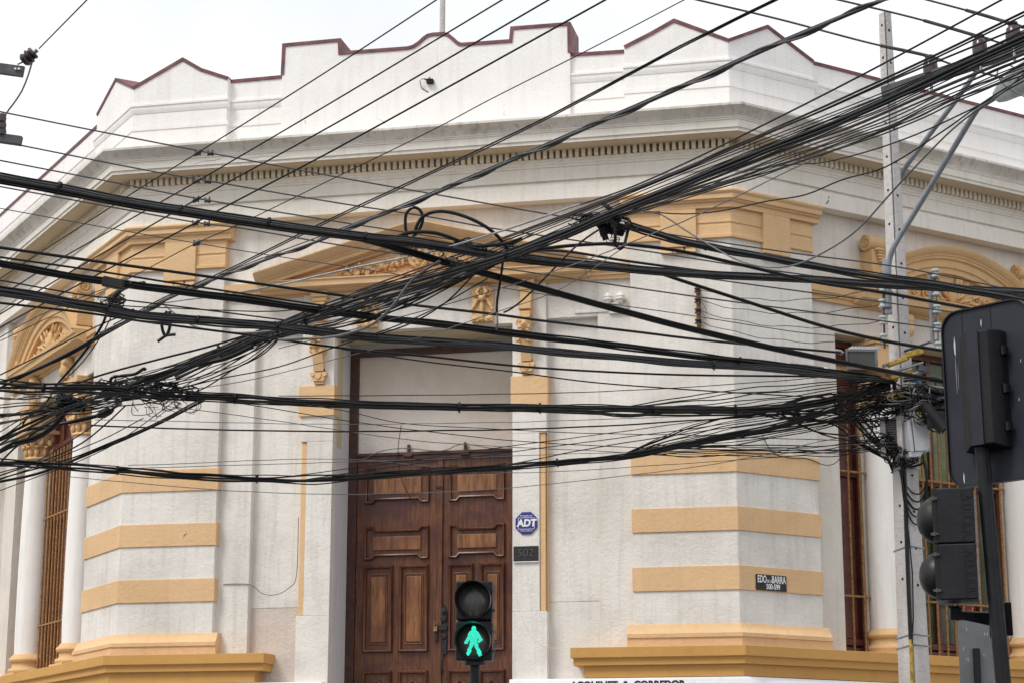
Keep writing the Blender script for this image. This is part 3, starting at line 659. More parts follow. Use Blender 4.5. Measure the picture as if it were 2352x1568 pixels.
# cracks in the plaster
def crack(fr, pts, n, w):
    k = len(pts); vs = []
    for i, (u, z) in enumerate(pts):
        ww = w*(1-abs(2*i/(k-1)-1)*.8)
        vs += [(u, n, z+ww), (u+ww*.6, n, z-ww)]
    q = MB(fxf(fr)); q.add(vs+[(a, n-.006, c_) for a, _, c_ in vs], [(2*i, 2*i+1, 2*i+3, 2*i+2) for i in range(k-1)]+[(2*k+2*i, 2*k+2*i+2, 2*k+2*i+3, 2*k+2*i+1) for i in range(k-1)]); q.build('crack', DARK, B)
random.seed(21)
def rcrack(fr, u, z, du, dz, n, w, k=7): crack(fr, [(u+du*i/(k-1)+random.uniform(-.012, .012), z+dz*i/(k-1)+random.uniform(-.012, .012)) for i in range(k)], n, w)
rcrack('R', 1.20, 7.40, -.05, -.11, .0632, .008); rcrack('C', -2.95, 7.80, .42, .045, .3192, .002, 10); rcrack('C', -2.45, 7.825, .5, -.02, .3192, .0018, 10); rcrack('C', -2.98, 4.20, -.04, -.09, .0142, .003); rcrack('C', -.52, 9.0, .02, -.42, .0462, .002, 12); rcrack('C', -1.15, 8.25, .16, -.12, .0462, .002, 9); rcrack('C', .15, 8.28, .03, -.18, .0462, .0022, 8); rcrack('C', -1.9, 8.3, .05, -.1, .0462, .0018)

# ---------------------------------------------------------------- fittings on the facade
o = MB(basis(FP('C', .362, -.05, 4.177), (0, -1, 0)))
oc = [(.112*math.cos(R(22.5+45*k)), .112*math.sin(R(22.5+45*k))) for k in range(8)]
AD = thing('alarm_sign', 'blue octagonal alarm company sign on white pilaster right of the door', 'sign', FP('C', .362, -.05, 4.177))
o.prism(oc, .002, .012); o.build('plate', SIGNBL, AD, bevel=.002)
o = MB(basis(FP('C', .362, -.05, 4.177), (0, -1, 0)))
for (x0, x1, z0, z1) in ((-.078, .078, .048, .052), (-.078, .078, -.058, -.054), (-.078, -.074, -.058, .052), (.074, .078, -.058, .052)): o.box(x0, x1, .012, .0135, z0, z1)
text_mb(o, 'ADT', .09, .002, -.002, .013, .001, .98, shear=.12, bold=.004); text_mb(o, 'Protegido por', .021, 0, .069, .013, .001); text_mb(o, 'www.adt.cl', .022, 0, -.071, .013, .001, 1.15)
o.build('lettering', SIGNW, AD)
NP = thing('number_plate', 'small black house number plate reading 502 beside the door', 'plate', FP('C', .357, -.05, 3.89))
X_ = basis(FP('C', .357, -.05, 3.89), (0, -1, 0))
o = MB(X_); o.box(-.118, .118, .001, .014, -.068, .072); o.build('plate', PLATE, NP, bevel=.003)
o = MB(X_); text_mb(o, '502', .10, 0, .006, .016, .003, 1.05, bold=-.001); o.build('numerals', NUM, NP)
o = MB(X_); o.box(-.118, .118, .001, .018, -.078, -.070); o.build('edge', SIGNW, NP)
SP = thing('street_name_plate', 'worn black street name plate on the lowest ochre band of the right pilaster', 'sign', FP('R', .36, .013, 3.59))
X_ = basis(FP('R', .36, .013, 3.59), FRM['R'][2])
rr = [(sx*.182+cxx*math.cos(a), sz*.068+.012*math.sin(a)) for sx, sz, cxx, a0 in ((1, 1, .012, 0), (-1, 1, .012, 90), (-1, -1, .012, 180), (1, -1, .012, 270)) for a in (R(a0), R(a0+45), R(a0+90))]
o = MB(X_); o.prism([(x*.93, z*.9) for x, z in rr], .001, .006); o.build('plate', PLATE, SP)
o = MB(X_); text_mb(o, 'EDO', .092, -.108, .027, .007, .0012, .56, bold=.0012); text_mb(o, 'DE LA', .040, -.020, .012, .007, .0012, .6, bold=0); text_mb(o, 'BARRA', .092, .088, .027, .007, .0012, .58, bold=.0012); text_mb(o, '500-599', .068, .02, -.038, .007, .0012, .72, bold=.0012)
o.build('lettering', SIGNW, SP)
# painted words whose tops show on the white plinth
o = MB(basis(FP('C', 1.30, .10, 2.675), (0, -1, 0))); text_mb(o, 'ACQUINET  &  CORREDOR', .085, .02, -.005, .002, .001, 1.0, bold=.004)
tag(o.build('painted_lettering', PLATE), 'black painted lettering on white plinth at the bottom edge', 'lettering')
# white wall insulators right of the pediment
WI = thing('wall_insulator_bracket', 'white painted bracket with two small insulators on wall under the pediment end', 'insulator', FP('C', 1.2, -.08, 6.2))
L = lxf('C', 1.2, -.08, 6.2); o = MB(L); o.box(-.04, .13, 0, .03, -.06, .03); o.box(-.07, .1, 0, .05, .025, .04); o.build('bracket', WHITE, WI, bevel=.003)
for x in (-.045, .075):
    o = MB(L); o.lathe([(0, .035), (.02, .035), (.028, .06), (.05, .068), (.05, .08), (.03, .088), (.045, .1), (.04, .115), (.018, .125), (.015, .14), (0, .142)], (x, .045, 0), 14); o.build('insulator', SHAFT, WI)
# rusty spool rack on the right pilaster
RK = thing('rusty_wall_rack', 'rusty vertical wire rack with fuzzy wires fixed on the right pilaster', 'bracket', FP('C', 2.02, 0, 5.98))
L = lxf('C', 2.02, 0, 6.14); o = MB(L); o.box(-.02, .02, .001, .02, -.2, .2)
for z in (.15, .05, -.05, -.15): o.box(-.015, .015, .02, .09, z-.028, z-.02); o.box(-.015, .015, .02, .09, z+.02, z+.028)
o.build('rack', RUST, RK)
for z in (.15, .05, -.05, -.15):
    o = MB(L); o.lathe([(0, -.022), (.03, -.022), (.032, -.01), (.018, 0), (.032, .01), (.03, .022), (0, .022)], (0, .065, z), 12); o.build('spool', BRNP, RK)
random.seed(3)
for k in range(9):
    o = MB(L); z = random.choice((.05, -.05, -.15)); p_ = [(0.01, .08, z)]; dx, dz = random.uniform(.03, .12), random.uniform(-.14, .06)
    p_ += [(dx*.4+.01, .085, z+dz*.2), (dx*.8, .08, z+dz*.6), (dx, .07, z+dz)]; o.tube(p_, .0016, 4); o.build('loose_wire', CBM, RK)
# electrical scrap and stains on the parapet
JK = MB(lxf('C', -.585, .045, 8.56)); JK.box(-.03, .035, 0, .05, -.018, .022); JK.tube([(-.03, .03, .01), (-.07, .05, .03), (-.10, .03, .01), (-.09, .01, -.05), (-.02, .005, -.10)], .004, 5)
for k in range(6): JK.tube([(0, .03, 0), (random.uniform(-.05, .05), .06, random.uniform(-.03, .04))], .005, 5)
tag(JK.build('broken_wall_fitting', CBM), 'broken black fitting with loose wire in the middle of the parapet', 'fitting')
FPo = PXY(1016, 75, -.55, .18)
o = MB(); o.tube([FPo+Vector((0, 0, -.3)), FPo+Vector((0, 0, 4))], .029, 12); tag(o.build('flagpole', CONC, origin=FPo), 'slim white flagpole rising above the parapet hump', 'flagpole')
# thin stray wires fixed to the facade
def wallwire(label, fr, pts, n, r, mat, name='wall_wire'):
    out = []
    for i in range(len(pts)-1):
        for k in range(6):
            q = [pts[max(i-1, 0)], pts[i], pts[i+1], pts[min(i+2, len(pts)-1)]]; t_ = k/6
            f = lambda j: .5*((2*q[1][j])+(-q[0][j]+q[2][j])*t_+(2*q[0][j]-5*q[1][j]+4*q[2][j]-q[3][j])*t_*t_+(-q[0][j]+3*q[1][j]-3*q[2][j]+q[3][j])*t_**3)
            out.append((f(0), n, f(1)))
    out.append((pts[-1][0], n, pts[-1][1])); o = MB(fxf(fr)); o.tube(out, r, 5); return tag(o.build(name, mat), label, 'wire')
wallwire('thin grey wire looping on the recessed wall left of the door', 'C', [(-2.62, 3.68), (-2.35, 3.67), (-2.22, 3.58), (-2.08, 3.57), (-1.96, 3.63), (-1.885, 3.75), (-1.88, 4.3)], -.072, .004, CG)
wallwire('thin wire sagging down the white pilaster right of the door', 'C', [(.24, 3.60), (.30, 3.35), (.40, 3.15), (.55, 3.03), (.75, 3.02), (.85, 3.03)], -.047, .0016, CREAM)
wallwire('pale cable strung along the bar above the door', 'C', [(-1.38, 4.93), (-1.2, 5.0), (-.95, 5.02), (-.6, 4.98), (-.38, 5.04), (-.1, 4.99), (.2, 4.97)], -.535, .005, CG)
wallwire('thin dark wire hanging down over the left door leaf', 'C', [(-1.0, 5.25), (-1.03, 5.0), (-1.0, 4.75), (-.93, 4.58), (-.84, 4.45)], -.53, .004, CBM)
wallwire('loose wire running down the bare plaster by the left window of the right facade', 'R', [(.30, 4.95), (.42, 4.80), (.62, 4.77), (.85, 4.78), (1.05, 4.74), (1.2, 4.78), (1.32, 4.92)], .02, .004, CBM)

# ---------------------------------------------------------------- concrete pole on the right
pb = P(2101, 1568, 15.5); PXc, PYc = pb.x, pb.y
def pz(py, px=2060): return PXY(px, py, PXc, PYc).z
zt = pz(30, 2037)
DP = (Vector((PXc, PYc, 5))-CAM).dot(DIR)
UPo = thing('utility_pole', 'square concrete utility pole with bolt holes in front of the right facade', 'pole', (PXc, PYc, 0))
vd = Vector((PXc-CAM.x, PYc-CAM.y, 0)).normalized(); rt_ = Vector((vd.y, -vd.x, 0))
def pole_pt(a, b, z): return Vector((PXc, PYc, z))+rt_*a-vd*b
def phalf(z): return .158+(.056-.158)*z/zt
vs = []
for z in (0, zt):
    h = phalf(z); c_ = .012
    for a, b in ((-h, 0), (-c_, h-c_), (c_, h-c_), (h, 0), (0, -h)): vs.append(pole_pt(a, b, z))
o = MB(); o.add(vs, [tuple(range(5)), tuple(range(5, 10))]+[(i, (i+1) % 5, 5+(i+1) % 5, 5+i) for i in range(5)]); o.build('post', CONC, UPo, bevel=.012)
for s in (-1, 1):
    for k in range(17):
        z = zt-.12-k*.29-(.05 if s > 0 else 0)
        if z < 2.3: break
        h = phalf(z)*.5; c0 = pole_pt(s*h, h+.001, z); nrm = (rt_*s-vd).normalized()
        o = MB(basis(c0, nrm)); o.lathe([(0, .0012), (.0115, .0012), (.0115, -.01), (0, -.01)], seg=10, axis='y'); o.build('bolt_hole', DARK, UPo)  # dark disc on the surface; its black stands in for shade inside the hole
for py in (1080, 1262, 1463, 1487):
    z = pz(py, 2085); h = phalf(z)+.006; o = MB()
    o.tube([pole_pt(-h, -.01, z-.01), pole_pt(0, h, z+.02), pole_pt(h, -.01, z+.01)], .007, 6); o.build('strap', GALV, UPo)
# crossarm with three dark bell insulators
ca0, ca1 = P(2030, 215, 15.6), P(2440, 78, 14.6)
o = MB(); dv = (ca1-ca0).normalized(); sd_ = Vector((0, 0, 1)).cross(dv).normalized(); up_ = dv.cross(sd_)
vs = [ca0+dv*L_+sd_*a+up_*b for L_ in (0, (ca1-ca0).length) for a, b in ((-.04, -.045), (.04, -.045), (.04, .045), (-.04, .045))]
o.add(vs, [(0, 1, 2, 3), (7, 6, 5, 4)]+[(i, (i+1) % 4, 4+(i+1) % 4, 4+i) for i in range(4)]); o.build('crossarm', STEELD, UPo, bevel=.006)
INS = ((2137, 152, 15.35), (2250, 105, 15.05), (2327, 76, 14.85))
for px, py, d in INS:
    c_ = P(px, py, d); o = MB(lambda x, y, z, c_=c_: c_+Vector((x, y, z)))
    o.lathe([(0, -.075), (.045, -.075), (.056, -.07), (.058, -.02), (.052, .03), (.035, .05), (.03, .06), (.04, .068), (.038, .08), (0, .085)], seg=20); io = o.build('bell_insulator', BRNP, UPo)
    o = MB(lambda x, y, z, c_=c_: c_+Vector((x, y, z))); o.tube([(0, 0, -.22), (0, 0, -.07)], .012, 8); o.build('pin', GALV, io)
# riser cable and yellow conduit down the pole
def vpath(pts, off=.02): return [PXY(px, py, PXc, PYc)-vd*(phalf(4)*.9+off) for px, py in pts]
o = MB(); o.tube(vpath([(2052, 870), (2062, 960), (2076, 1060), (2079, 1120), (2083, 1250), (2088, 1380), (2092, 1470)]), .017, 8); o.build('riser_cable', CB, UPo)
o = MB(); o.tube(vpath([(2062, 990), (2072, 1100), (2082, 1180), (2096, 1320), (2098, 1420), (2095, 1480)], .03), .006, 6); o.build('riser_cable', CBM, UPo)
o = MB(); o.tube(vpath([(2092, 1460), (2094, 1520), (2098, 1640), (2110, 2100)]), .016, 8); o.build('conduit', YELP, UPo)
# street lamp
SL = thing('street_lamp', 'grey street lamp arm with pale luminaire reaching up right from the concrete pole', 'street lamp', P(2040, 720, DP-.15))
def catm(pts, per=8):
    out = []
    for i in range(len(pts)-1):
        q = [Vector(pts[max(i-1, 0)]), Vector(pts[i]), Vector(pts[i+1]), Vector(pts[min(i+2, len(pts)-1)])]
        for k in range(per):
            t_ = k/per; out.append(.5*((2*q[1])+(-q[0]+q[2])*t_+(2*q[0]-5*q[1]+4*q[2]-q[3])*t_*t_+(-q[0]+3*q[1]-3*q[2]+q[3])*t_**3))
    out.append(Vector(pts[-1])); return out
dq = DP-.14
o = MB(); o.tube(catm([P(2041, 705, dq), P(2041, 630, dq), P(2043, 598, dq), P(2056, 562, dq-.02), P(2100, 490, dq-.1), P(2180, 358, dq-.35), P(2238, 262, dq-.5), P(2252, 246, dq-.55), P(2290, 222, dq-.7)]), .0225, 12); o.build('arm', GREYP, SL)
o = MB(); x0, x1 = P(2033, 592, dq+.03), P(2033, 722, dq+.03); o.box(-.03, .035, -.03, .03, 0, (x1-x0).length); b_ = P(2040, 722, dq+.05); o.xf = lambda x, y, z: b_+Vector((x, y, z)); o.build('mounting_channel', GALV, SL, bevel=.004)
lc = P(2330, 195, dq-.85); ld = (P(2352, 178, dq-.9)-P(2290, 222, dq-.7)).normalized(); lu = Vector((0, 0, 1))
lr = ld.cross(lu).normalized(); lup = lr.cross(ld).normalized()
LX = lambda x, y, z: lc+ld*x+lr*y+lup*z
o = MB(LX); prof = [(-.20, .015), (-.18, .05), (-.12, .075), (0, .10), (.15, .11), (.28, .09), (.34, .04), (.36, .0)]
o.lathe([(r, h) for h, r in prof], seg=20, axis='x'); o.build('luminaire', LAMPW, SL, smooth=60)
o = MB(LX); o.ell((.10, 0, -.045), (.19, .085, .07), seg=18, ring=10); o.build('glass_bowl', PORC, SL, smooth=80)
# second arm, behind the pole
SA = MB(); SA.tube(catm([P(2066, 470, 16.6), P(2070, 405, 16.6), P(2120, 330, 16.4), P(2200, 225, 16.1), P(2260, 140, 15.9)]), .021, 12)
tag(SA.build('lamp_arm', GREYP), 'straight pale grey lamp arm rising behind the concrete pole', 'lamp arm')
# spool racks
def spool(mb, c_, r=.034):
    mb.xf = None; mb.lathe([(0, -.035), (r*.8, -.035), (r, -.028), (r, -.018), (r*.6, -.008), (r*.6, .008), (r, .018), (r, .028), (r*.8, .035), (0, .035)], tuple(c_), 16)
IR = thing('insulator_rack', 'rod of small grey spool insulators on the left side of the concrete pole', 'insulator rack', P(2028, 785, DP-.1))
o = MB(); o.tube([P(2028, 640, DP-.1), P(2032, 800, DP-.1)], .008, 8); o.build('rod', STEELD, IR)
for py in (662, 698, 736, 777): o = MB(); spool(o, P(2026+(py-662)*.03, py, DP-.1)); o.build('spool', PORC, IR)
for py in (650, 716, 785): o = MB(); o.tube([P(2028, py, DP-.1), P(2048, py+2, DP-.03)], .010, 6); o.build('bracket_arm', GALV, IR)
IR = thing('insulator_rack', 'grey channel rack with five spool insulators standing off right of the pole', 'insulator rack', P(2143, 790, DP-.25))
o = MB(); a0, a1 = P(2142, 787, DP-.25), P(2136, 632, DP-.25); o.tube([a0, a1], .018, 4); o.build('channel', GALV, IR)
o = MB(); o.tube([P(2150, 640, DP-.25), P(2156, 800, DP-.25)], .007, 8); o.build('rod', GALV, IR)
for k, py in enumerate((629, 671, 711, 752, 796)): o = MB(); spool(o, P(2148+k*1.6, py, DP-.25), .036); o.build('spool', PORC, IR)
for py in (640, 690, 735, 780): o = MB(); o.tube([P(2138, py+8, DP-.25), P(2152, py, DP-.25)], .007, 6); o.build('clip', STEELD, IR)
for p0, p1 in (((2137, 642), (2066, 662)), ((2141, 784), (2078, 806))): o = MB(); o.tube([P(*p0, DP-.25), P(*p1, DP-.02)], .010, 6); o.build('bracket_arm', STEELD, IR)
# floodlight
fo = P(1984, 822, DP-.28); FLx = basis(fo, (-.25, -.80, -.30), (.12, 0, 1))
FL = thing('floodlight', 'grey rectangular floodlight with dusty glass hung left of the concrete pole', 'floodlight', fo)
o = MB(FLx); o.add([(-.125, .05, -.075), (.125, .05, -.075), (.125, .05, .075), (-.125, .05, .075), (-.09, -.08, -.05), (.09, -.08, -.05), (.09, -.08, .05), (-.09, -.08, .05)], [(0, 1, 2, 3), (7, 6, 5, 4), (0, 4, 5, 1), (1, 5, 6, 2), (2, 6, 7, 3), (3, 7, 4, 0)]); o.build('housing', WHITEP, FL, bevel=.006)
o = MB(FLx); o.box(-.112, .112, .045, .056, -.062, .062); o.build('glass', GLASSF, FL)
for k in range(9): o = MB(FLx); x = -.11+k*.0275; o.box(x-.003, x+.003, -.07, .03, .05, .085); o.build('fin', WHITEP, FL)
for x0, x1, z0, z1 in ((-.128, .128, .062, .08), (-.128, .128, -.08, -.062), (-.128, -.112, -.062, .062), (.112, .128, -.062, .062)): o = MB(FLx); o.box(x0, x1, .04, .062, z0, z1); o.build('bezel', GALV, FL)
o = MB(); o.tube([P(1935, 812, DP-.2), P(1930, 808, DP-.2), P(1918, 806, DP-.2)], .02, 8); o.build('bracket', GALV, FL)
# rusty bar and yellow clamps that carry the fittings
RB = thing('pole_bracket', 'rusty flat bar with yellow clamps strapped across the concrete pole', 'bracket', P(2050, 860, DP-.2))
def slab(mb, a, b, w, t_):
    dv = (b-a).normalized(); sd_ = Vector((0, 0, 1)).cross(dv).normalized(); up_ = dv.cross(sd_)
    vs = [q+sd_*x*w+up_*y*t_ for q in (a, b) for x, y in ((-.5, -.5), (.5, -.5), (.5, .5), (-.5, .5))]
    mb.add(vs, [(0, 1, 2, 3), (7, 6, 5, 4)]+[(i, (i+1) % 4, 4+(i+1) % 4, 4+i) for i in range(4)])
for nm, a, b, w_, t_, mt in (('flat_bar', (1921, 848), (2062, 868), .05, .055, RUST), ('yellow_clamp', (2040, 838), (2086, 820), .07, .035, YELP), ('yellow_clamp', (2080, 816), (2118, 806), .06, .04, YELP), ('steel_strap', (2035, 858), (2120, 833), .05, .018, GALV), ('yellow_clamp', (2045, 868), (2095, 852), .05, .03, YELP),
                             ('yellow_plate', (2036, 915), (2096, 900), .10, .05, YELP), ('steel_strap', (2090, 862), (2130, 846), .05, .02, GALV), ('bolt', (2028, 840), (2040, 836), .03, .03, GALV), ('bolt', (2108, 845), (2128, 850), .06, .05, STEELD), ('steel_strap', (2030, 950), (2110, 930), .03, .02, CG)):
    o = MB(); slab(o, P(*a, DP-.22), P(*b, DP-.2), w_, t_); o.build(nm, mt, RB, bevel=.004)
o = MB(); c_ = P(2104, 880, DP-.2); o.ell(tuple(c_), (.035, .03, .03), warp=.3); o.build('blue_cap', BLUEP, RB)
# terminal boxes
TB = thing('terminal_block', 'weathered grey ribbed terminal block on the left of the pole', 'terminal box', P(2050, 1040, DP-.22))
TX = basis(P(2050, 1002, DP-.22), -vd+rt_*-.25)
o = MB(TX); o.box(-.09, -.045, -.06, .04, -.15, .15); o.box(.045, .09, -.06, .045, -.17, .16); o.box(-.045, .045, -.06, 0, -.15, .15); o.build('case', CONC, TB, bevel=.005)
for k in range(15): o = MB(TX); z = -.13+k*.0185; o.box(-.044, .044, 0, .03, z, z+.008); o.build('rib', CG, TB)
JB = thing('junction_box', 'white plastic junction box tilted on the right side of the pole', 'junction box', P(2110, 1040, DP-.3))
TX = basis(P(2111, 1000, DP-.3), -vd+rt_*.45, (-.08, 0, 1)); o = MB(TX); o.box(-.065, .07, -.05, .04, -.13, .14); o.build('case', WHITEP, JB, bevel=.012)
o = MB(TX); o.box(-.1, -.075, -.06, .045, -.13, .12); o.box(-.11, .0, -.05, .03, -.17, -.13); o.build('hinge', WHITEP, JB, bevel=.004)
for z in (-.12, .12): o = MB(TX); o.box(.05, .064, .04, .046, z-.01, z+.01); o.build('catch', GALV, JB)
CL = thing('splice_closure', 'black splice closure drooping between the pole and the signal board', 'splice closure', P(2152, 955, DP-.4))
a, b = P(2118, 925, DP-.4), P(2172, 990, DP-.5); o = MB(); o.tube(catm([a, a.lerp(b, .2), a.lerp(b, .8), b]), [.03]*3+[.055]*19+[.03]*3, 12); o.build('body', BPLAS, CL)
a, b = P(2110, 885, DP-.3), P(2178, 905, DP-.4); o = MB(); o.tube([a, a.lerp(b, .1), a.lerp(b, .9), b], [.015, .03, .03, .015], 10); o.build('sleeve', BPLAS, CL)
TXc = basis(P(2150, 965, DP-.46), -vd); o = MB(TXc); o.box(-.07, .07, -.03, .03, -.06, .07); o.build('lid', CBM, CL, bevel=.012)

# ---------------------------------------------------------------- pedestrian signal in front of the door
pc = P(1088.5, 1424, 13.0); PS = thing('pedestrian_signal', 'black two-lamp pedestrian signal showing a green walking figure before the door', 'traffic light', (pc.x, pc.y, 0))
tocam = Vector((CAM.x-pc.x, CAM.y-pc.y, 0)).normalized(); pr_ = Vector((-tocam.y, tocam.x, 0))
PX = basis(pc, tocam+pr_*-.10, (0, 0, 1))
for s in (1, -1):
    zc = s*.131
    o = MB(PX); o.box(-.12, .12, -.16, 0, zc-.127, zc+.127); h0 = o.build('housing', BLACKM, PS, bevel=.012)
    o = MB(PX); o.lathe([(.1195, .004), (.1195, -.002), (.108, -.002), (.108, .01)], (0, 0, zc), 32, axis='y'); o.lathe([(.118, 0), (.118, .014), (.110, .014), (.110, 0)], (0, 0, zc), 32, axis='y'); o.build('lens_ring', BLACKM, h0)
    o = MB(PX); o.lathe([(0, .012), (.05, .009), (.09, .002), (.110, -.006)], (0, 0, zc), 32, axis='y'); o.build('lens', LENSD, h0)
    o = MB(PX); a0, a1 = R(-62), R(242); N = 40; vs = []
    for i in range(N+1):
        a = a0+(a1-a0)*i/N; Lh = .035+.115*max(0, math.sin((a-a0)/(a1-a0)*math.pi))**.7
        for (r_, y_) in ((.116, .0), (.117, Lh), (.113, Lh), (.112, .0)): vs.append((r_*math.cos(a), y_, zc+r_*math.sin(a)))
    o.add(vs, [(i*4+j, i*4+(j+1) % 4, (i+1)*4+(j+1) % 4, (i+1)*4+j) for i in range(N) for j in range(4)]+[(0, 1, 2, 3), tuple(N*4+j for j in range(4))]); o.build('visor', BPLAS, h0, smooth=50)
    for (sx, z) in ((-1, zc), (1, zc+.06), (1, zc-.065)): o = MB(PX); o.box(sx*.12-.018, sx*.12+.018, -.02, -.008, z-.006, z+.006); o.box(sx*.132-.006, sx*.132+.006, -.03, .0, z-.009, z+.009); o.build('latch', STEELD, h0)
def figure(walk):
    segs = [((0, .082), (0, .082), .0165), ((0, .05), (0, .0), .026)]
    if walk: segs += [((-.018, .052), (-.05, -.012), .0115), ((.018, .052), (.047, .01), .0115), ((.047, .01), (.036, -.006), .0105), ((-.006, -.002), (-.036, -.082), .0125), ((.006, -.002), (.042, -.09), .0125)]
    else: segs += [((-.03, .05), (-.036, -.012), .010), ((.03, .05), (.036, -.012), .010), ((-.014, 0), (-.02, -.09), .012), ((.014, 0), (.022, -.09), .012)]
    pts = []
    for i in range(-30, 31):
        for j in range(-34, 34):
            x = (i+.5*(j % 2))*.0066; z = j*.0058
            for (a, b, r_) in segs:
                ax, az = b[0]-a[0], b[1]-a[1]; L2 = ax*ax+az*az; t_ = 0 if L2 == 0 else max(0, min(1, ((x-a[0])*ax+(z-a[1])*az)/L2))
                if math.hypot(x-a[0]-ax*t_, z-a[1]-az*t_) < r_: pts.append((x, z)); break
    return pts
for walk, zc, mt, nm in ((True, -.131, LED, 'walking_figure'), (False, .131, GALV, 'standing_figure')):
    o = MB(PX)
    for x, z in figure(walk):
        r_ = .0025 if walk else .0016; y = .013-.8*(x*x+z*z)
        o.lathe([(r_, y-.004), (r_*.8, y+.0015), (0, y+.002)], (x, 0, zc+z), 6, axis='y')
    o = o.build(nm, mt, PS); o['kind'] = 'stuff'
o = MB(PX); o.lathe([(0, -.265), (.07, -.265), (.07, -.285), (0, -.285)], (0, -.08, 0), 16); o.build('cap', BLACKM, PS)
o = MB(); pw = PX(0, -.08, 0); o.tube([(pw.x, pw.y, .0), (pw.x, pw.y, pc.z-.27)], .032, 16); o.build('post', BLACKM, PS)

# ---------------------------------------------------------------- signal pole at the right edge, seen from behind
bc = P(2272, 903, 8.85); bout = (-(Vector((DIR.x, DIR.y, 0)).normalized())+RT0*-1.05).normalized()     # board's back looks toward the camera and left
BXf = basis(bc, bout, (-.008, 0, 1))
q1 = BXf(-.005, .085, -.25); q0 = PXY(2301, 1568, q1.x, q1.y); tilt = (q1-q0)/(q1.z-q0.z); gb = q0-tilt*q0.z
TS = thing('traffic_signal', 'black traffic signal pole at right edge with a rounded backing board seen from behind', 'traffic light', (gb.x, gb.y, 0))
o = MB(); o.tube([gb, q0, q1], .028, 14); o.tube([gb+RT*.022, q0+RT*.022, q1+RT*.018], .019, 10); o.build('pole', BLACKM, TS, smooth=50)
def rrect(w_, h_, r_, k=6):
    return [(sx*(w_/2-r_)+r_*math.cos(R(a0+90*i/k)), sz*(h_/2-r_)+r_*math.sin(R(a0+90*i/k))) for sx, sz, a0 in ((1, 1, 0), (-1, 1, 90), (-1, -1, 180), (1, -1, 270)) for i in range(k+1)]
o = MB(BXf); o.prism(rrect(.455, .805, .085), -.012, 0); bo = o.build('backing_board', BOARDB, TS)
o = MB(BXf); ro = rrect(.455, .805, .085); ri = rrect(.443, .793, .08); k = len(ro)
o.add([(x, -.02, z) for x, z in ro]+[(x, .012, z) for x, z in ro]+[(x, .012, z) for x, z in ri]+[(x, -.02, z) for x, z in ri], [(a*k+i, a*k+(i+1) % k, ((a+1) % 4)*k+(i+1) % k, ((a+1) % 4)*k+i) for a in range(4) for i in range(k)]); o.build('board_rim', BPLAS, bo)
o = MB(BXf); random.seed(4)
for (x, z, L_, w_) in ((-.165, .245, .09, .009), (-.165, .12, .2, .0015), (-.155, .10, .12, .001), (-.02, .325, .035, .006), (-.155, -.36, .05, .006), (.15, -.05, .012, .004), (.17, .12, .012, .003)):
    o.prism([(x-w_/2, z), (x, z+L_*.5), (x+w_/2, z+.01), (x+w_*.3, z-L_*.5), (x-w_*.2, z-L_*.42)], .0, .0012)
so_ = o.build('droppings', DROP, bo); so_['kind'] = 'stuff'
for x in (-.12, .03): o = MB(BXf); o.box(x-.002, x+.002, 0, .0025, .28, .40); o.build('seam', BPLAS, bo)
o = MB(BXf); o.prism([(-.105, -.26), (.105, -.26), (.105, .265), (-.105, .265)], .0, .05); o.add([(-.105, .05, -.26), (.105, .05, -.26), (.105, .05, .265), (-.105, .05, .265), (-.03, .13, -.25), (.09, .13, -.25), (.09, .13, .255), (-.03, .13, .255)], [(0, 1, 2, 3), (7, 6, 5, 4), (0, 4, 5, 1), (1, 5, 6, 2), (2, 6, 7, 3), (3, 7, 4, 0)])
ho = o.build('lamp_housing', BLACKM, TS, bevel=.006)
o = MB(BXf); o.box(-.012, .045, .131, .137, -.25, .255); o.build('cover_strip', BOARDB, ho)
o = MB(BXf); o.box(-.032, -.012, .126, .135, -.25, .255); o.build('cover_groove', BPLAS, ho)
for z in (-.085, .09): o = MB(BXf); o.box(-.106, .107, .0, .052, z-.003, z+.003); o.build('section_joint', BPLAS, ho)
for z in (.17, 0, -.17): o = MB(BXf); o.box(.10, .125, .02, .05, z-.018, z+.018); o.tube([(.112, .05, z-.02), (.112, .05, z+.02)], .008, 6); o.build('hinge', BLACKM, ho)
for s in (-1, 0, 1):
    o = MB(BXf); o.lathe([(.1, -.013), (.1, -.14), (.096, -.14), (.096, -.013)], (0, 0, s*.24), 24, axis='y'); o.build('visor', BPLAS, ho)
# side-mounted pedestrian head, lamps turned left
hc = P(2190, 1254, 8.72); face = (-RT0*.966+Vector((DIR.x, DIR.y, 0)).normalized()*.26).normalized()
HX = basis(hc, face, (tilt.x*.5, tilt.y*.5, 1))
for s in (1, -1):
    zc = s*.122
    o = MB(HX); o.box(-.115, .115, -.10, .075, zc-.1215, zc+.1215); h0 = o.build('pedestrian_head', BLACKM, TS, bevel=.008)
    o = MB(HX); o.box(-.118, .118, .06, .078, zc-.12, zc+.12); o.build('door_flange', BLACKM, h0)
    o = MB(HX); o.ell((0, .076, zc-.004), (.096, .078, .099), seg=24, ring=16); o.build('visor', BPLAS, h0, smooth=80)
    for z in (zc+.075, zc-.08):
        o = MB(HX); o.box(.112, .126, .055, .088, z-.005, z+.005); o.box(.11, .13, .068, .076, z-.009, z+.009); o.build('latch', STEELD, h0)
    # raised letters on the side wall that looks at the camera
    sidex = basis(HX(.115, -.07, zc-.0), HX(1, 0, 0)-HX(0, 0, 0), (0, 0, 1))
    o = MB(sidex); text_mb(o, 'A U T E R', .044, .0, .0, .0012, .0014, 1.0, rot=R(-90)); o.build('raised_lettering', BLACKM, h0)
    o = MB(sidex); o.box(-.022, -.018, 0, .003, -.11, .11); o.build('rib', BLACKM, h0)
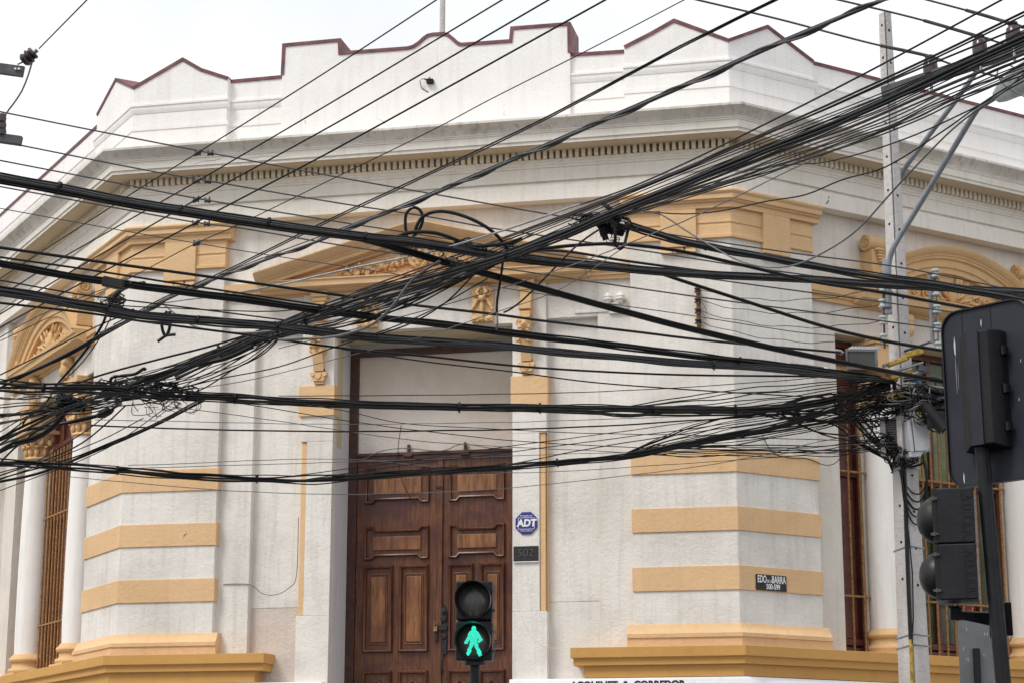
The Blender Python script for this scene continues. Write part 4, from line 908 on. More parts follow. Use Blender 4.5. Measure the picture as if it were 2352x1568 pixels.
o = MB(); slab(o, P(2193, 1392, 8.72), P(2193, 1421, 8.72), .05, .06); o.build('drop_tube', BLACKM, TS, bevel=.006)
a_, b_, c_, d_ = P(2200, 1403, 8.7), P(2287, 1405, 8.74), P(2287, 1438, 8.74), P(2200, 1419, 8.7); o = MB(); nn = DIR*.02
o.add([a_-nn, b_-nn, c_-nn, d_-nn, a_+nn, b_+nn, c_+nn, d_+nn], [(0, 1, 2, 3), (7, 6, 5, 4)]+[(i, (i+1) % 4, 4+(i+1) % 4, 4+i) for i in range(4)]); o.build('side_bracket', BLACKM, TS, bevel=.004)
for py in (1392, 1450): o = MB(); c_ = P(2283, py, 8.66); o.ell(tuple(c_), (.012, .012, .012)); o.build('bolt', STEELD, TS)
o = MB(); slab(o, P(2284, 1380, 8.66), P(2287, 1462, 8.66), .05, .03); o.build('clamp', BLACKM, TS, bevel=.003)
o = MB(); slab(o, P(2309, 1382, 8.7), P(2314, 1458, 8.7), .05, .025); o.build('clamp', BLACKM, TS, bevel=.003)
# back of a small grey road sign on its own post
sc = P(2243, 1520, 12.0); SG = thing('road_sign', 'plain grey back of a road sign with dark post behind the signal pole', 'sign', (sc.x, sc.y, 0))
SX = basis(sc, -Vector((DIR.x, DIR.y, 0))+RT0*.1)
o = MB(SX); o.prism(rrect(.212, .50, .012), -.006, 0); o.build('panel', SIGNBK, SG)
o = MB(SX); o.box(-.022, .016, .002, .03, -sc.z+.0, .083); o.build('post', BLACKM, SG, bevel=.003)
o = MB(SX); o.xf = SX
for k in range(9): x, z = random.uniform(-.09, .09), random.uniform(0, .22); o.prism([(x-.002, z), (x+.002, z), (x+.001, z-.02)], 0, .001)
q = o.build('scuffs', DROP, SG); q['kind'] = 'stuff'

# ---------------------------------------------------------------- crossarm and insulators of the pole just outside the left edge
lb = P(-150, 900, 15.0)
LP_ = thing('utility_pole', 'dark steel crossarm and brown insulator of a pole at the upper left edge', 'pole', (lb.x, lb.y, 0))
o = MB(); o.tube([(lb.x, lb.y, 0), (lb.x, lb.y, 9.6)], [.17, .10], 10); o.build('post', CONC, LP_)
def colat(px, py): return P(px, py, 15.0)
o = MB(); slab(o, colat(-150, 138), colat(55, 166), .03, .085); o.build('crossarm', STEELD, LP_, bevel=.004)
for px in (38, 46): o = MB(); c_ = colat(px, 160)-DIR*.02; o.lathe([(0, -.012), (.008, -.012), (.008, .012), (0, .012)], tuple(c_), 8, axis='y'); o.build('bolt', SIGNW, LP_)
c_ = colat(66, 131); ax = (colat(82, 117)-colat(52, 143)).normalized()
IX = basis(c_, -DIR, ax); o = MB(lambda x, y, z: IX(x, y, z)); o.lathe([(0, -.06), (.035, -.06), (.05, -.045), (.056, -.03), (.04, -.012), (.056, .0), (.056, .012), (.04, .024), (.052, .036), (.045, .055), (0, .06)], seg=20); o.build('insulator', BRNP, LP_)
o = MB(); o.tube([colat(40, 148), colat(52, 143), colat(85, 116), colat(88, 119)], [.008, .008, .018, .006], 8); o.build('clevis', GALV, LP_)
o = MB(); slab(o, colat(-150, 297), colat(50, 325), .05, .07); o.build('lower_bracket', STEELD, LP_, bevel=.004)
for k, py in enumerate((272, 288, 302)): o = MB(); c_ = colat(4, py); o.xf = None; o.lathe([(0, -.03), (.03, -.03), (.036, 0), (.03, .03), (0, .03)], tuple(c_), 12); o.build('lower_insulator', BRNP, LP_)

# ---------------------------------------------------------------- overhead cables
def spl(pts, step=20):
    out = []
    for i in range(len(pts)-1):
        q = [Vector(pts[max(i-1, 0)]), Vector(pts[i]), Vector(pts[i+1]), Vector(pts[min(i+2, len(pts)-1)])]
        L_ = (q[2]-q[1]).length; k = max(2, int(L_/step))
        # centripetal-ish: scale tangents so uneven spacing does not overshoot
        m1 = (q[2]-q[0])*(L_/max(1e-6, (q[1]-q[0]).length+L_)) if i > 0 else (q[2]-q[1])
        m2 = (q[3]-q[1])*(L_/max(1e-6, (q[3]-q[2]).length+L_)) if i < len(pts)-2 else (q[2]-q[1])
        for j in range(k):
            t_ = j/k; h00 = 2*t_**3-3*t_*t_+1; h10 = t_**3-2*t_*t_+t_; h01 = -2*t_**3+3*t_*t_; h11 = t_**3-t_*t_
            out.append(q[1]*h00+m1*h10+q[2]*h01+m2*h11)
    out.append(Vector(pts[-1])); return out
def extend(pts):
    pts = [Vector(p) for p in pts]
    for (a, b) in ((0, 1), (-1, -2)):
        p = pts[a]
        if p.x <= 4 or p.x >= 2348 or p.y <= 3 or p.y >= 1566:
            d = (p-pts[b]).normalized(); q = p+d*260
            if a == 0: pts.insert(0, q)
            else: pts.append(q)
    return pts
class Lay:                                  # a cable hangs in one vertical plane between its two ends
    def __init__(s, pts, d0, d1):
        s.A = P(pts[0].x, pts[0].y, d0); s.Bp = P(pts[-1].x, pts[-1].y, d1)
        dv = s.Bp-s.A; s.N = Vector((-dv.y, dv.x, 0))
    def __call__(s, px, py, dd=0.):
        v = ray(px, py); den = v.dot(s.N)
        t_ = (s.A-CAM).dot(s.N)/den; return CAM+v*(t_+dd)
def cpts(pts, d0, d1, off=0., wob=0., seed=0., dd=0., step=20, fan=None):
    e = extend(pts); L_ = Lay(e, d0, d1); s = spl(e, step); n = len(s); out = []
    for i, p in enumerate(s):
        t_ = (s[min(i+1, n-1)]-s[max(i-1, 0)]).normalized(); pr = Vector((-t_.y, t_.x))
        o = off
        if wob: o += wob*noise.noise(Vector((i*step*.011+seed*7.3, seed, 0)))*1.6
        if fan: o *= fan(p.x)
        q = p+pr*o; out.append(L_(q.x, q.y, dd))
    if e[0] != Vector(pts[0]): out.insert(0, out[0]+(out[0]-out[1]).normalized()*4)      # runs on past the frame
    if e[-1] != Vector(pts[-1]): out.append(out[-1]+(out[-1]-out[-2]).normalized()*4)
    return out
def rad(w, pts): return .92*w*((pts[len(pts)//2]-CAM).dot(DIR))/FPX/2
NC = [0]
def cable(label, pts, d0, d1, w, mat=None, group=None, wob=0., name='overhead_cable', cat='cable', seg=7, wrap=None):
    NC[0] += 1; q = cpts(pts, d0, d1, 0, wob, NC[0]*.37); r_ = rad(w, q); o = MB(); o.tube(q, r_, seg)
    if wrap is None: return tag(o.build(name, mat or CB, origin=q[0], smooth=70), label, cat, group)
    T = thing(name, label, cat, q[0], group); o.build('core_cable', mat or CB, T, smooth=70)
    pitch, wr = wrap; h = []; acc = 0
    fine = cpts(pts, d0, d1, 0, wob, NC[0]*.37, step=6)
    for i in range(len(fine)-1):
        dvec = (fine[i+1]-fine[i]); acc += dvec.length; tn = dvec.normalized(); a1 = tn.cross(Vector((0, 0, 1))).normalized(); a2 = tn.cross(a1)
        ph = 2*math.pi*acc/pitch; h.append(fine[i]+(a1*math.cos(ph)+a2*math.sin(ph))*(r_+wr*.9))
    o = MB(); o.tube(h, wr, 5); o.build('lashing_wire', STRAND, T, smooth=70); return T
def bundle(label, pts, d0, d1, cabs, wob=2., ties=(), name='cable_bundle', group=None, fan=None, seed=1):
    e = extend(pts); c0 = P(e[0].x, e[0].y, d0); T = thing(name, label, 'cable bundle', c0, group); rnd = random.Random(seed)
    for i, cb_ in enumerate(cabs):
        off, w = cb_[0], cb_[1]; mat = cb_[2] if len(cb_) > 2 else CB
        q = cpts(pts, d0, d1, off, wob*(.4 if w > 9 else 1), seed*3.1+i*1.7, rnd.uniform(-.05, .05), fan=fan)
        o = MB(); o.tube(q, rad(w, q), 7 if w < 7 else 10); o.build('cable', mat, T, smooth=70)
    offs = [c[0] for c in cabs]; hw = (max(offs)-min(offs))/2+1.5; mid = (max(offs)+min(offs))/2
    L_ = Lay(e, d0, d1)
    for (px, py) in ties:
        c_ = L_(px, py, -.02); d_ = (c_-CAM).dot(DIR); o = MB(); rr_ = hw*d_/FPX
        s = min(range(len(e)-1), key=lambda i: abs(e[i].x-px)); tv = (L_(e[s+1].x, e[s+1].y)-L_(e[s].x, e[s].y)).normalized()
        o.xf = basis(c_, -DIR, tv); o.lathe([(rr_*.9, -.008), (rr_, -.008), (rr_, .008), (rr_*.9, .008)], seg=14); o.tube([(rr_*.7, .02, 0), (rr_+.006, .03, .006)], .003, 5); o.build('cable_tie', CBM, T)
    return T
def spread(n, hw, w, seed=0, mats=(None,)):
    r_ = random.Random(seed); return [((-hw+2*hw*(i+.5)/n)+r_.uniform(-.25, .25)*hw*2/n, w*r_.uniform(.75, 1.3), (mats[i % len(mats)] or CB)) for i in range(n)]
def loops(T, centers, d, n, size, w, seed, mats=(CB,), name='loose_wire', flat=.7):
    r_ = random.Random(seed)
    for i in range(n):
        cx, cy = r_.choice(centers); sx = size*r_.uniform(.4, 1.2); sy = size*flat*r_.uniform(.3, 1.1); k = r_.randint(5, 8); a0 = r_.uniform(0, 6.28)
        pts = [P(cx+sx*math.cos(a0+j*r_.uniform(.7, 1.25))+r_.uniform(-.2, .2)*size, cy+sy*math.sin(a0+j*1.05)+r_.uniform(-.2, .2)*size, d+r_.uniform(-.12, .12)) for j in range(k)]
        o = MB(); o.tube(catm(pts, 7), w*r_.uniform(.6, 1.3)*d/FPX/2, 5); o.build(name, mats[i % len(mats)], T, smooth=70)
dpole = DP-.17
ORD = ('first', 'second', 'third', 'fourth', 'fifth', 'sixth', 'seventh', 'eighth', 'ninth')

# --- thick bundle from the left edge, upper, to the right (near on the left, far on the right)
bundle('thickest black cable bundle entering at mid left, crossing over the door pediment', [(0, 408), (130, 431), (270, 459), (520, 499), (700, 526), (850, 545), (960, 556), (1160, 588), (1400, 612), (1566, 626), (1863, 641), (2034, 653), (2352, 669)], 10.2, 15.4,
       [(-9, 4.5), (-5, 5.5), (-1, 11), (5, 12), (10, 9.5), (13, 5)], 1.5, ((137, 430), (415, 483), (618, 512), (840, 545), (1160, 588)), fan=lambda x: 1.05-.42*max(0, min(1, x/1900)), seed=1)
cable('heavy black cable dropping from the bundle crossing above pediment toward the pole', [(700, 524), (830, 550), (930, 578), (1055, 615), (1180, 648), (1340, 692), (1451, 722), (1566, 752), (1800, 806), (2034, 851), (2181, 879), (2352, 912)], 11.7, 15.0, 13, seg=10)
cable('second heavy cable lying on the one dropping toward the pole', [(700, 520), (830, 544), (930, 570), (1055, 608), (1180, 641), (1340, 686), (1451, 716), (1566, 746), (1800, 801), (2034, 849), (2181, 875), (2352, 906)], 11.68, 14.98, 7, CBM)
cable('black cable sagging from mid bundle to the dark signal board at right', [(1400, 606), (1480, 617), (1566, 645), (1733, 699), (1900, 752), (2034, 783), (2181, 807), (2352, 832)], 13.2, 14.8, 9)
bundle('black bundle from the splice tangle running right past the capital to the arch', [(1440, 517), (1500, 535), (1566, 555), (1766, 592), (1863, 611), (2000, 633), (2167, 657), (2352, 688)], 12.6, 14.6, [(-8, 4), (-4, 6), (0, 8), (4, 6), (8, 5)], 2, ((1620, 566),), seed=2, fan=lambda x: .8+.35*abs(x-1766)/586)
cable('single black cable from left of the tangle dipping across the right pilaster', [(1180, 588), (1260, 570), (1400, 560), (1480, 566), (1566, 578), (1700, 608), (1867, 647), (2034, 673), (2234, 710), (2352, 727)], 12.3, 14.5, 9)
cable('dark cable just below the capital, parallel to thick bundle at right', [(1200, 575), (1300, 578), (1420, 597), (1566, 617), (1700, 634), (1867, 644)], 12.4, 14.0, 7)
# --- parallel strands from upper left
cable('topmost thin line from the left edge crossing the parapet cornice', [(0, 257), (200, 297), (484, 352), (785, 409), (983, 444), (1251, 491), (1566, 543), (1817, 581), (2034, 609), (2181, 636), (2352, 672)], 15.0, 15.4, 4, STRAND)
cable('second thin line from the left bracket crossing the dentils', [(46, 334), (334, 391), (478, 416), (785, 468), (983, 498), (1120, 523), (1317, 552), (1451, 572), (1566, 590), (1700, 611), (1867, 634)], 15.0, 15.4, 4, STRAND)
cable('third thin line from the left edge crossing the frieze', [(0, 369), (234, 414), (468, 459), (785, 511), (900, 529), (1100, 560), (1450, 610), (1566, 631), (1800, 664), (2027, 694), (2201, 719), (2352, 742)], 15.0, 15.4, 4, STRAND)
cable('fourth thin line from the left edge running under the thick bundle', [(0, 429), (267, 478), (448, 511), (551, 524), (785, 564), (1150, 616), (1351, 646), (1566, 677), (1766, 704), (2017, 736), (2176, 757), (2352, 786)], 15.0, 15.4, 4, STRAND)
cable('fifth and thinnest line from the left edge over the left capital', [(0, 479), (247, 524), (451, 559), (635, 589), (785, 611), (917, 631), (1117, 656), (1284, 682), (1568, 722), (1833, 763), (1925, 771)], 15.0, 15.6, 2.5, STRAND)
# --- lines rising to the top edge
ups = [('leftmost of the thin lines rising to the top edge left of the flagpole', [(1003, 0), (783, 144), (640, 235), (458, 349), (317, 436), (230, 492), (0, 640)], 3.4),
       ('thin line rising to the top edge just right of the flagpole', [(1154, 0), (783, 223), (458, 414), (264, 524), (120, 606), (0, 681)], 3.8),
       ('second thin line right of the flagpole rising to the top edge', [(1261, 0), (783, 277), (451, 459), (337, 524), (160, 626), (0, 722)], 4.2),
       ('third thin line right of the flagpole rising to the top edge', [(1391, 0), (783, 336), (501, 484), (431, 522), (147, 672), (0, 752)], 4.6),
       ('hair-thin line rising to the top edge over the right raised parapet block', [(1572, 0), (1340, 121), (1124, 230), (1000, 296), (783, 402), (534, 523), (451, 559), (284, 646), (0, 783)], 2.6)]
for lb_, pt, w_ in ups: cable(lb_, pt, 9.5, 15.0, w_, CBM)
bundle('pair of glossy cables rising from left knot across the cornice to the top', [(1782, 0), (1566, 107), (1251, 274), (983, 401), (783, 494), (691, 539), (501, 632), (377, 686), (314, 720), (262, 748)], 9.0, 14.6, [(-2, 4, CSH), (2.2, 4.2, CBM)], .6, seed=4)
cable('thick twisted cable with spiral lashing rising across the facade to the top', [(2030, 0), (1783, 104), (1566, 201), (1367, 287), (1117, 395), (917, 479), (800, 524), (745, 549), (568, 613), (401, 680), (317, 724), (230, 765)], 8.6, 14.6, 8.5, CSH, wrap=(.62, .006), seg=10)
cable('thin companion cable of the spiral-lashed cable', [(2030, -4), (1783, 98), (1566, 195), (1367, 281), (1117, 389), (917, 473), (800, 519), (568, 607), (401, 676)], 8.62, 14.6, 4, CSH)
cable('shiny silver cable under the pediment running toward the left knot', [(1330, 470), (1180, 522), (1084, 552), (983, 580), (783, 622), (635, 656), (500, 680), (377, 696), (330, 712)], 11.2, 14.4, 5, CS)
# --- second family from the left
cable('black cable from left edge below the left capital to the pole', [(0, 569), (217, 600), (451, 632), (785, 679), (933, 699), (1137, 722), (1241, 736), (1478, 764), (1566, 775), (1700, 789), (1917, 808), (1945, 812)], 11.5, dpole, 7.5, CB)
bundle('pair of thick cables from left edge with a black clamp near the left capital', [(0, 604), (134, 629), (290, 652), (417, 669), (584, 690), (735, 712), (883, 729), (1017, 744), (1144, 760), (1284, 777), (1451, 797), (1566, 812), (1766, 834), (1900, 852), (2050, 872)], 11.4, dpole, [(-5, 5), (1, 11), (7, 6)], 1.5, ((300, 654), (1140, 760), (1700, 826)), seed=5, fan=lambda x: 1.0)
cable('thin cable just above the thick pair at mid left', [(0, 591), (217, 622), (434, 656), (735, 701), (785, 707)], 11.45, 12.6, 5.5, CBM)
bundle('thick black bundle from left edge through knot to the pole below the lintel', [(0, 668), (134, 689), (247, 710), (317, 724), (434, 733), (601, 745), (768, 765), (940, 780), (1140, 793), (1284, 808), (1451, 821), (1566, 832), (1783, 845), (1900, 857), (2050, 872)], 11.3, dpole,
       [(-8, 5), (-4, 8), (1, 9), (6, 8), (10, 5), (-1, 4, CBM)], 2, ((247, 708), (455, 735), (640, 748), (1640, 838)), seed=6, fan=lambda x: 1.15-.35*min(1, x/1200))
cable('cable below the thick left bundle crossing the transom panel', [(0, 696), (200, 719), (334, 739), (568, 769), (785, 799), (983, 818), (1177, 839), (1351, 851), (1566, 860), (1900, 864), (2040, 868)], 11.8, dpole, 6)
cable('thin branch sloping down across the transom panel to the pole', [(785, 801), (970, 829), (1177, 853), (1351, 876), (1568, 893), (1867, 911), (2035, 920)], 13.2, dpole, 3.6)
cable('slack thin line above the lower left capital', [(0, 644), (180, 676), (300, 691), (400, 703), (650, 735)], 12.0, 13.0, 4, CBM)
cable('wavy thin line crossing left pilaster below the twisted cable', [(250, 700), (400, 708), (520, 714), (640, 715), (760, 700)], 12.6, 13.2, 3, CBM, wob=2)
cable('pale grey cable dipping from the knot across the left pilaster', [(377, 700), (420, 735), (460, 754), (540, 764), (620, 760), (690, 745), (760, 726)], 13.6, 13.0, 5, CG)
# --- long diagonal trunk: lower left to upper right
trunk = [(330, 872), (400, 848), (505, 806), (635, 752), (785, 703), (1000, 637), (1160, 588), (1300, 535), (1400, 492), (1566, 424), (1733, 356), (1867, 303), (2000, 249), (2167, 171), (2352, 88)]
fanT = lambda x: (1.7 if x < 120 else (1.7-(x-120)/380*1.0 if x < 500 else (.7 if x < 640 else (.7+(x-640)/200*.8 if x < 840 else (1.5 if x < 950 else (1.5-(x-950)/200*.6 if x < 1150 else (.9 if x < 1480 else .9+(x-1480)/2600)))))))
bundle('great diagonal trunk of black cables from the left pilaster to the upper right corner', trunk, 14.6, 8.6, [(-2, 11), (5, 7.5), (-8, 3.6), (10, 3.6), (-12.5, 3, CBM), (14, 3, CBM)], 2, ((505, 806), (635, 752), (700, 733), (1160, 588)), seed=7, fan=fanT)
bundle('companion cables packed around the diagonal trunk left of the crossing', [(0, 1012), (60, 975), (160, 925), (300, 880), (400, 848), (505, 806), (635, 752), (785, 703), (1000, 637), (1160, 588), (1300, 535), (1400, 495)], 15.6, 12.0, [(-6, 4), (6, 5), (11, 3.4), (-11, 3), (8, 3.2, CBM)], 4, (), seed=77, fan=fanT)
rights = [('upper of the lines fanning to the top right, ending above the pole top', [(2301, 0), (2076, 122), (1900, 214), (1700, 314), (1566, 379), (1430, 438), (1267, 491), (1174, 524), (1040, 560)], 5, CB),
          ('double line fanning to the right edge high above the insulators', [(2352, 28), (2134, 134), (1900, 242), (1800, 286), (1566, 389), (1400, 455), (1200, 530), (1080, 575)], 6, CB),
          ('line closely under the double line at the upper right edge', [(2352, 36), (2134, 141), (1900, 249), (1800, 292), (1566, 393), (1400, 460), (1250, 520), (1000, 610), (785, 690)], 4.5, CBM),
          ('line crossing in front of the leftmost bell insulator', [(2352, 60), (2067, 177), (1867, 264), (1666, 343), (1566, 392), (1430, 446), (1250, 515), (1000, 604), (820, 668)], 5, CBR),
          ('thin line below the bell insulators at the right edge', [(2352, 74), (2150, 164), (1900, 264), (1700, 342), (1566, 396), (1400, 464), (1200, 545), (1000, 622), (785, 686)], 3, CBM),
          ('second thin line below the bell insulators at the right edge', [(2352, 81), (2150, 171), (1900, 271), (1700, 349), (1566, 401), (1400, 470), (1200, 551), (1000, 630), (785, 695)], 3, CB),
          ('brownish cable beneath the thick trunk at the upper right', [(2352, 124), (2134, 214), (1967, 287), (1833, 334), (1566, 437), (1450, 474), (1390, 496)], 8, CBR),
          ('brown thin cable close below the brownish one', [(2352, 136), (2134, 226), (1967, 297), (1833, 344), (1700, 396), (1566, 444), (1430, 486)], 5, CBR)]
for lb_, pt, w_, mt in rights: cable(lb_, pt, 8.7, 13.6, w_, mt)
bundle('lower strand group of the upper right fan passing over the lamp arms', [(2352, 152), (2201, 217), (2067, 279), (1967, 317), (1800, 376), (1666, 420), (1566, 450), (1470, 480), (1400, 500)], 8.7, 12.4, spread(6, 13, 3.8, 3, (CB, CBM, CBR)), 2.5, (), seed=8, fan=lambda x: .5+1.0*max(0, (x-1400)/950))
cable('thin cable bending at the capital top in the upper right fan', [(2352, 186), (2234, 250), (2067, 324), (1900, 372), (1800, 380), (1700, 398), (1600, 440), (1480, 486)], 8.9, 12.4, 4)
cable('wavy dark cable crossing the capital moulding at right', [(2352, 178), (2267, 230), (2167, 301), (2034, 384), (1933, 414), (1850, 448), (1766, 462), (1650, 486), (1566, 492), (1480, 486)], 9.0, 12.3, 4, CBM)
cable('grey cable drooping in a deep curve below the right capital', [(2352, 168), (2311, 207), (2201, 286), (2100, 386), (2034, 458), (1974, 524), (1917, 566), (1833, 607), (1766, 615), (1700, 600), (1633, 565), (1566, 524), (1520, 494), (1470, 484), (1420, 492)], 9.0, 12.4, 4.6, CG)
cable('thin line crossing below the tangle toward the right capital', [(2352, 160), (2167, 240), (2067, 287), (1867, 367), (1700, 448), (1566, 511), (1534, 523), (1351, 596), (1184, 652), (1017, 702), (783, 764), (640, 800)], 9.2, 14.2, 3, CG)
cable('hair-thin line falling from the tangle loop to the lower left', [(1424, 575), (1284, 666), (1134, 719), (983, 769), (783, 821), (568, 873), (401, 899)], 12.4, 14.4, 2.2, CG)
cable('grey wire hanging with a free end beside the keystone', [(1400, 512), (1330, 560), (1260, 630), (1200, 690), (1170, 712), (1157, 718)], 12.3, 12.6, 5, CBR)
cable('black cable stub hanging straight down before the keystone', [(1156, 592), (1150, 640), (1142, 690), (1141, 720)], 12.3, 12.3, 6.5)
cable('frayed pale end of the hanging black stub', [(1141, 718), (1143, 740), (1140, 756)], 12.3, 12.3, 4, CG)
# middle cable swarm left of the crossing
bundle('loose swarm of thin cables between the pediment and the left pilaster', [(1130, 600), (1000, 655), (900, 690), (785, 727), (700, 745), (600, 775), (500, 815), (400, 860)], 12.4, 14.8, spread(16, 22, 3.4, 5, (CB, CBM, CB, CG)), 5, (), seed=9, fan=lambda x: .55+.9*math.exp(-((x-850)/150)**2))
cable('light grey cable curving out of the swarm above the door', [(1010, 600), (950, 640), (900, 705), (860, 742), (800, 766), (740, 776), (640, 780)], 12.0, 13.0, 7, CG)
cable('dark cable looping down from the swarm across the keystone', [(1220, 540), (1130, 590), (1080, 640), (1030, 690), (960, 735), (880, 765), (785, 785)], 12.2, 13.4, 4, CBM)
cable('thin cable from pilaster to swarm under the trunk', [(1120, 640), (985, 716), (880, 760), (760, 800), (640, 842), (500, 870), (400, 895)], 12.4, 14.6, 3.2, CBM)
cable('black cable rising from left knot to the trunk across left pilaster', [(120, 900), (234, 860), (367, 824), (500, 790), (640, 745), (700, 724), (785, 700)], 14.6, 13.4, 5.5)
# fans at the left
for i, (lb_, pt, w_, mt) in enumerate([('thick pale-sheened cable leaving the lower knot to the left edge', [(160, 922), (110, 938), (60, 949), (0, 952)], 8, CBM), ('black cable under the pale-sheened one at the left edge', [(165, 928), (100, 948), (50, 962), (0, 970)], 6, CB),
        ('second cable from the lower knot to the left edge', [(162, 932), (90, 962), (40, 985), (0, 1008)], 7, CB), ('third cable from the lower knot to the left edge', [(158, 936), (117, 982), (78, 1004), (30, 1016), (0, 1034)], 9, CBM), ('twisted companion of the third cable at the left', [(160, 938), (122, 984), (80, 1010), (36, 1022), (0, 1038)], 6, CB),
        ('cable from mid knot sweeping past the column capital', [(300, 900), (250, 945), (200, 962), (117, 976), (50, 990), (0, 1010)], 7, CB), ('thick grey cable sweeping low past the column capital', [(280, 926), (240, 948), (190, 960), (110, 980), (60, 998), (0, 1020)], 6, CG),
        ('heavy low cable from the left bundle down to the left edge', [(470, 918), (454, 926), (367, 970), (301, 1000), (200, 1044), (100, 1082), (0, 1106)], 7, CB), ('companion of the heavy low cable at lower left', [(470, 914), (450, 922), (367, 966), (250, 1018), (150, 1056), (0, 1098)], 4, CBM),
        ('thin line crossing the left columns above the band', [(290, 930), (240, 975), (190, 1015), (120, 1050), (0, 1090)], 4, CB), ('another thin line crossing the left columns', [(330, 960), (230, 1010), (120, 1056), (0, 1100)], 2.6, CBM), ('third thin line crossing the left columns', [(262, 940), (180, 1000), (80, 1060), (0, 1084)], 3, CB), ('straight thin line from column to pilaster at lower left', [(400, 920), (290, 1000), (200, 1050), (90, 1092), (0, 1126)], 2.4, CBM),
        ('line crossing the arched pediment at left from the upper knot', [(300, 735), (220, 780), (140, 825), (60, 860), (0, 890)], 6, CB), ('thick line crossing the arched pediment at left', [(310, 730), (230, 770), (150, 815), (80, 850), (0, 878)], 8, CB), ('thin line crossing the arched pediment at left', [(290, 722), (200, 760), (100, 812), (0, 860)], 3.6, CBM), ('thin steep line from the left cornice to knot', [(0, 775), (80, 730), (170, 690), (250, 660)], 3, STRAND),
        ('dark steep cable from the upper knot to the lower bundle', [(250, 700), (238, 740), (200, 800), (160, 850), (125, 890)], 7, CB), ('thin steep cable next to the dark steep one', [(262, 712), (240, 760), (190, 830), (140, 880)], 3, CBM), ('cable curling down beside the left column', [(118, 905), (100, 930), (60, 960), (50, 980)], 5, CB), ('dark cable curling from the lower bundle to the left', [(200, 905), (150, 950), (90, 985), (30, 1030), (0, 1062)], 5, CB)]):
    cable(lb_, pt, 14.9, 15.3, w_, mt, wob=1.2)
bundle('fan of thin wires between the lower knot and the left edge', [(300, 905), (200, 930), (100, 925), (0, 935)], 14.8, 15.0, spread(8, 26, 2.8, 12, (CB, CBM)), 6, (), seed=12, fan=lambda x: .35+(300-x)/250)
bundle('rising sheaf of thin wires joining the lower knot to the trunk', [(170, 925), (300, 902), (420, 872), (520, 830), (600, 790), (660, 745)], 14.9, 13.9, spread(11, 24, 2.8, 13, (CB, CBM)), 7, (), seed=13, fan=lambda x: .5+.8*math.sin(max(0, min(1, (x-170)/490))*math.pi))
# --- bundle from left edge to the pole at transom height
bundle('long level bundle from left edge past the ochre blocks to the pole', [(0, 884), (100, 890), (234, 891), (367, 905), (501, 911), (668, 921), (785, 926), (1017, 933), (1261, 936), (1451, 938), (1566, 940), (1766, 938), (1880, 924), (1960, 905), (2045, 886)], 13.8, dpole,
       [(-10, 3.4), (-6, 5), (-1.5, 7), (3, 6.5), (7, 4.6), (11, 3.4), (-8, 2.6, CBM), (9, 3, CBM)], 3, ((100, 890), (430, 908), (540, 914), (1055, 934), (1240, 936), (1500, 939), (1690, 939)), seed=14, fan=lambda x: 1.25-.55*min(1, x/900))
cable('level cable below the long bundle to the pole', [(1177, 942), (1391, 950), (1566, 953), (1733, 951), (1867, 948), (2017, 936), (2050, 930)], 15.4, dpole, 5)
bundle('twisted slack pair hanging under the long bundle toward the pole', [(1280, 936), (1370, 948), (1450, 954), (1540, 945), (1630, 948), (1700, 938), (1780, 956), (1860, 965), (1960, 968), (2040, 960)], 15.3, dpole, [(-2, 3.4), (2, 3.2, CBM), (0, 3)], 3, (), seed=15)
levels = [('level thin cable across the transom panel, lower', [(207, 976), (501, 986), (785, 990), (983, 988), (1177, 985), (1391, 977), (1566, 966), (1766, 953), (1900, 935), (2040, 905)], 4, CB), ('faint hair line above the lower level cable', [(217, 963), (785, 973), (1177, 968), (1568, 956), (1800, 946)], 1.8, CG), ('hair line over the ochre blocks', [(640, 908), (783, 908), (1261, 902), (1568, 889), (1900, 864), (2030, 850)], 2.2, CBM),
          ('thin line sloping down from ochre block to the right pilaster', [(560, 905), (783, 941), (917, 970), (1177, 986), (1391, 995), (1568, 998), (1800, 1006), (2040, 1012)], 2, CBM), ('second thin line sloping down to the right pilaster', [(430, 905), (783, 963), (983, 990), (1177, 1011), (1568, 1030), (1900, 1034), (2040, 1030)], 2.2, CBM), ('third thin line sloping down behind the level cables', [(370, 930), (600, 960), (820, 993), (1017, 1016), (1451, 1038), (1700, 1046)], 2, CG),
          ('thin line rising from door to the pole', [(640, 1096), (900, 1062), (1177, 1023), (1568, 971), (1766, 945), (2035, 905)], 2.2, CBM), ('second thin line rising from door to the pole', [(700, 1100), (900, 1072), (1177, 1036), (1568, 986), (1766, 956), (1950, 924), (2040, 915)], 2.2, CBM), ('third thin line rising to the pole over the right pilaster', [(1150, 1070), (1350, 1030), (1566, 996), (1766, 968), (1900, 948), (2040, 930)], 2.6, CB),
          ('hair line over the first ochre band', [(294, 1068), (785, 1054), (1177, 1084), (1568, 1064), (1700, 1054), (1840, 1044), (2030, 1020)], 1.8, CG), ('hair line across the left band and the door top', [(160, 1094), (501, 1124), (785, 1134), (1017, 1129), (1177, 1119), (1568, 1075), (1753, 1044), (1867, 1016), (2040, 985)], 1.9, CG),
          ('hair line level with the transom bar', [(294, 1074), (600, 1066), (900, 1056), (1177, 1046), (1500, 1036), (1800, 1028), (2040, 1015)], 1.8, CG)]
for lb_, pt, w_, mt in levels: cable(lb_, pt, 14.6, dpole, w_, mt, wob=.8)
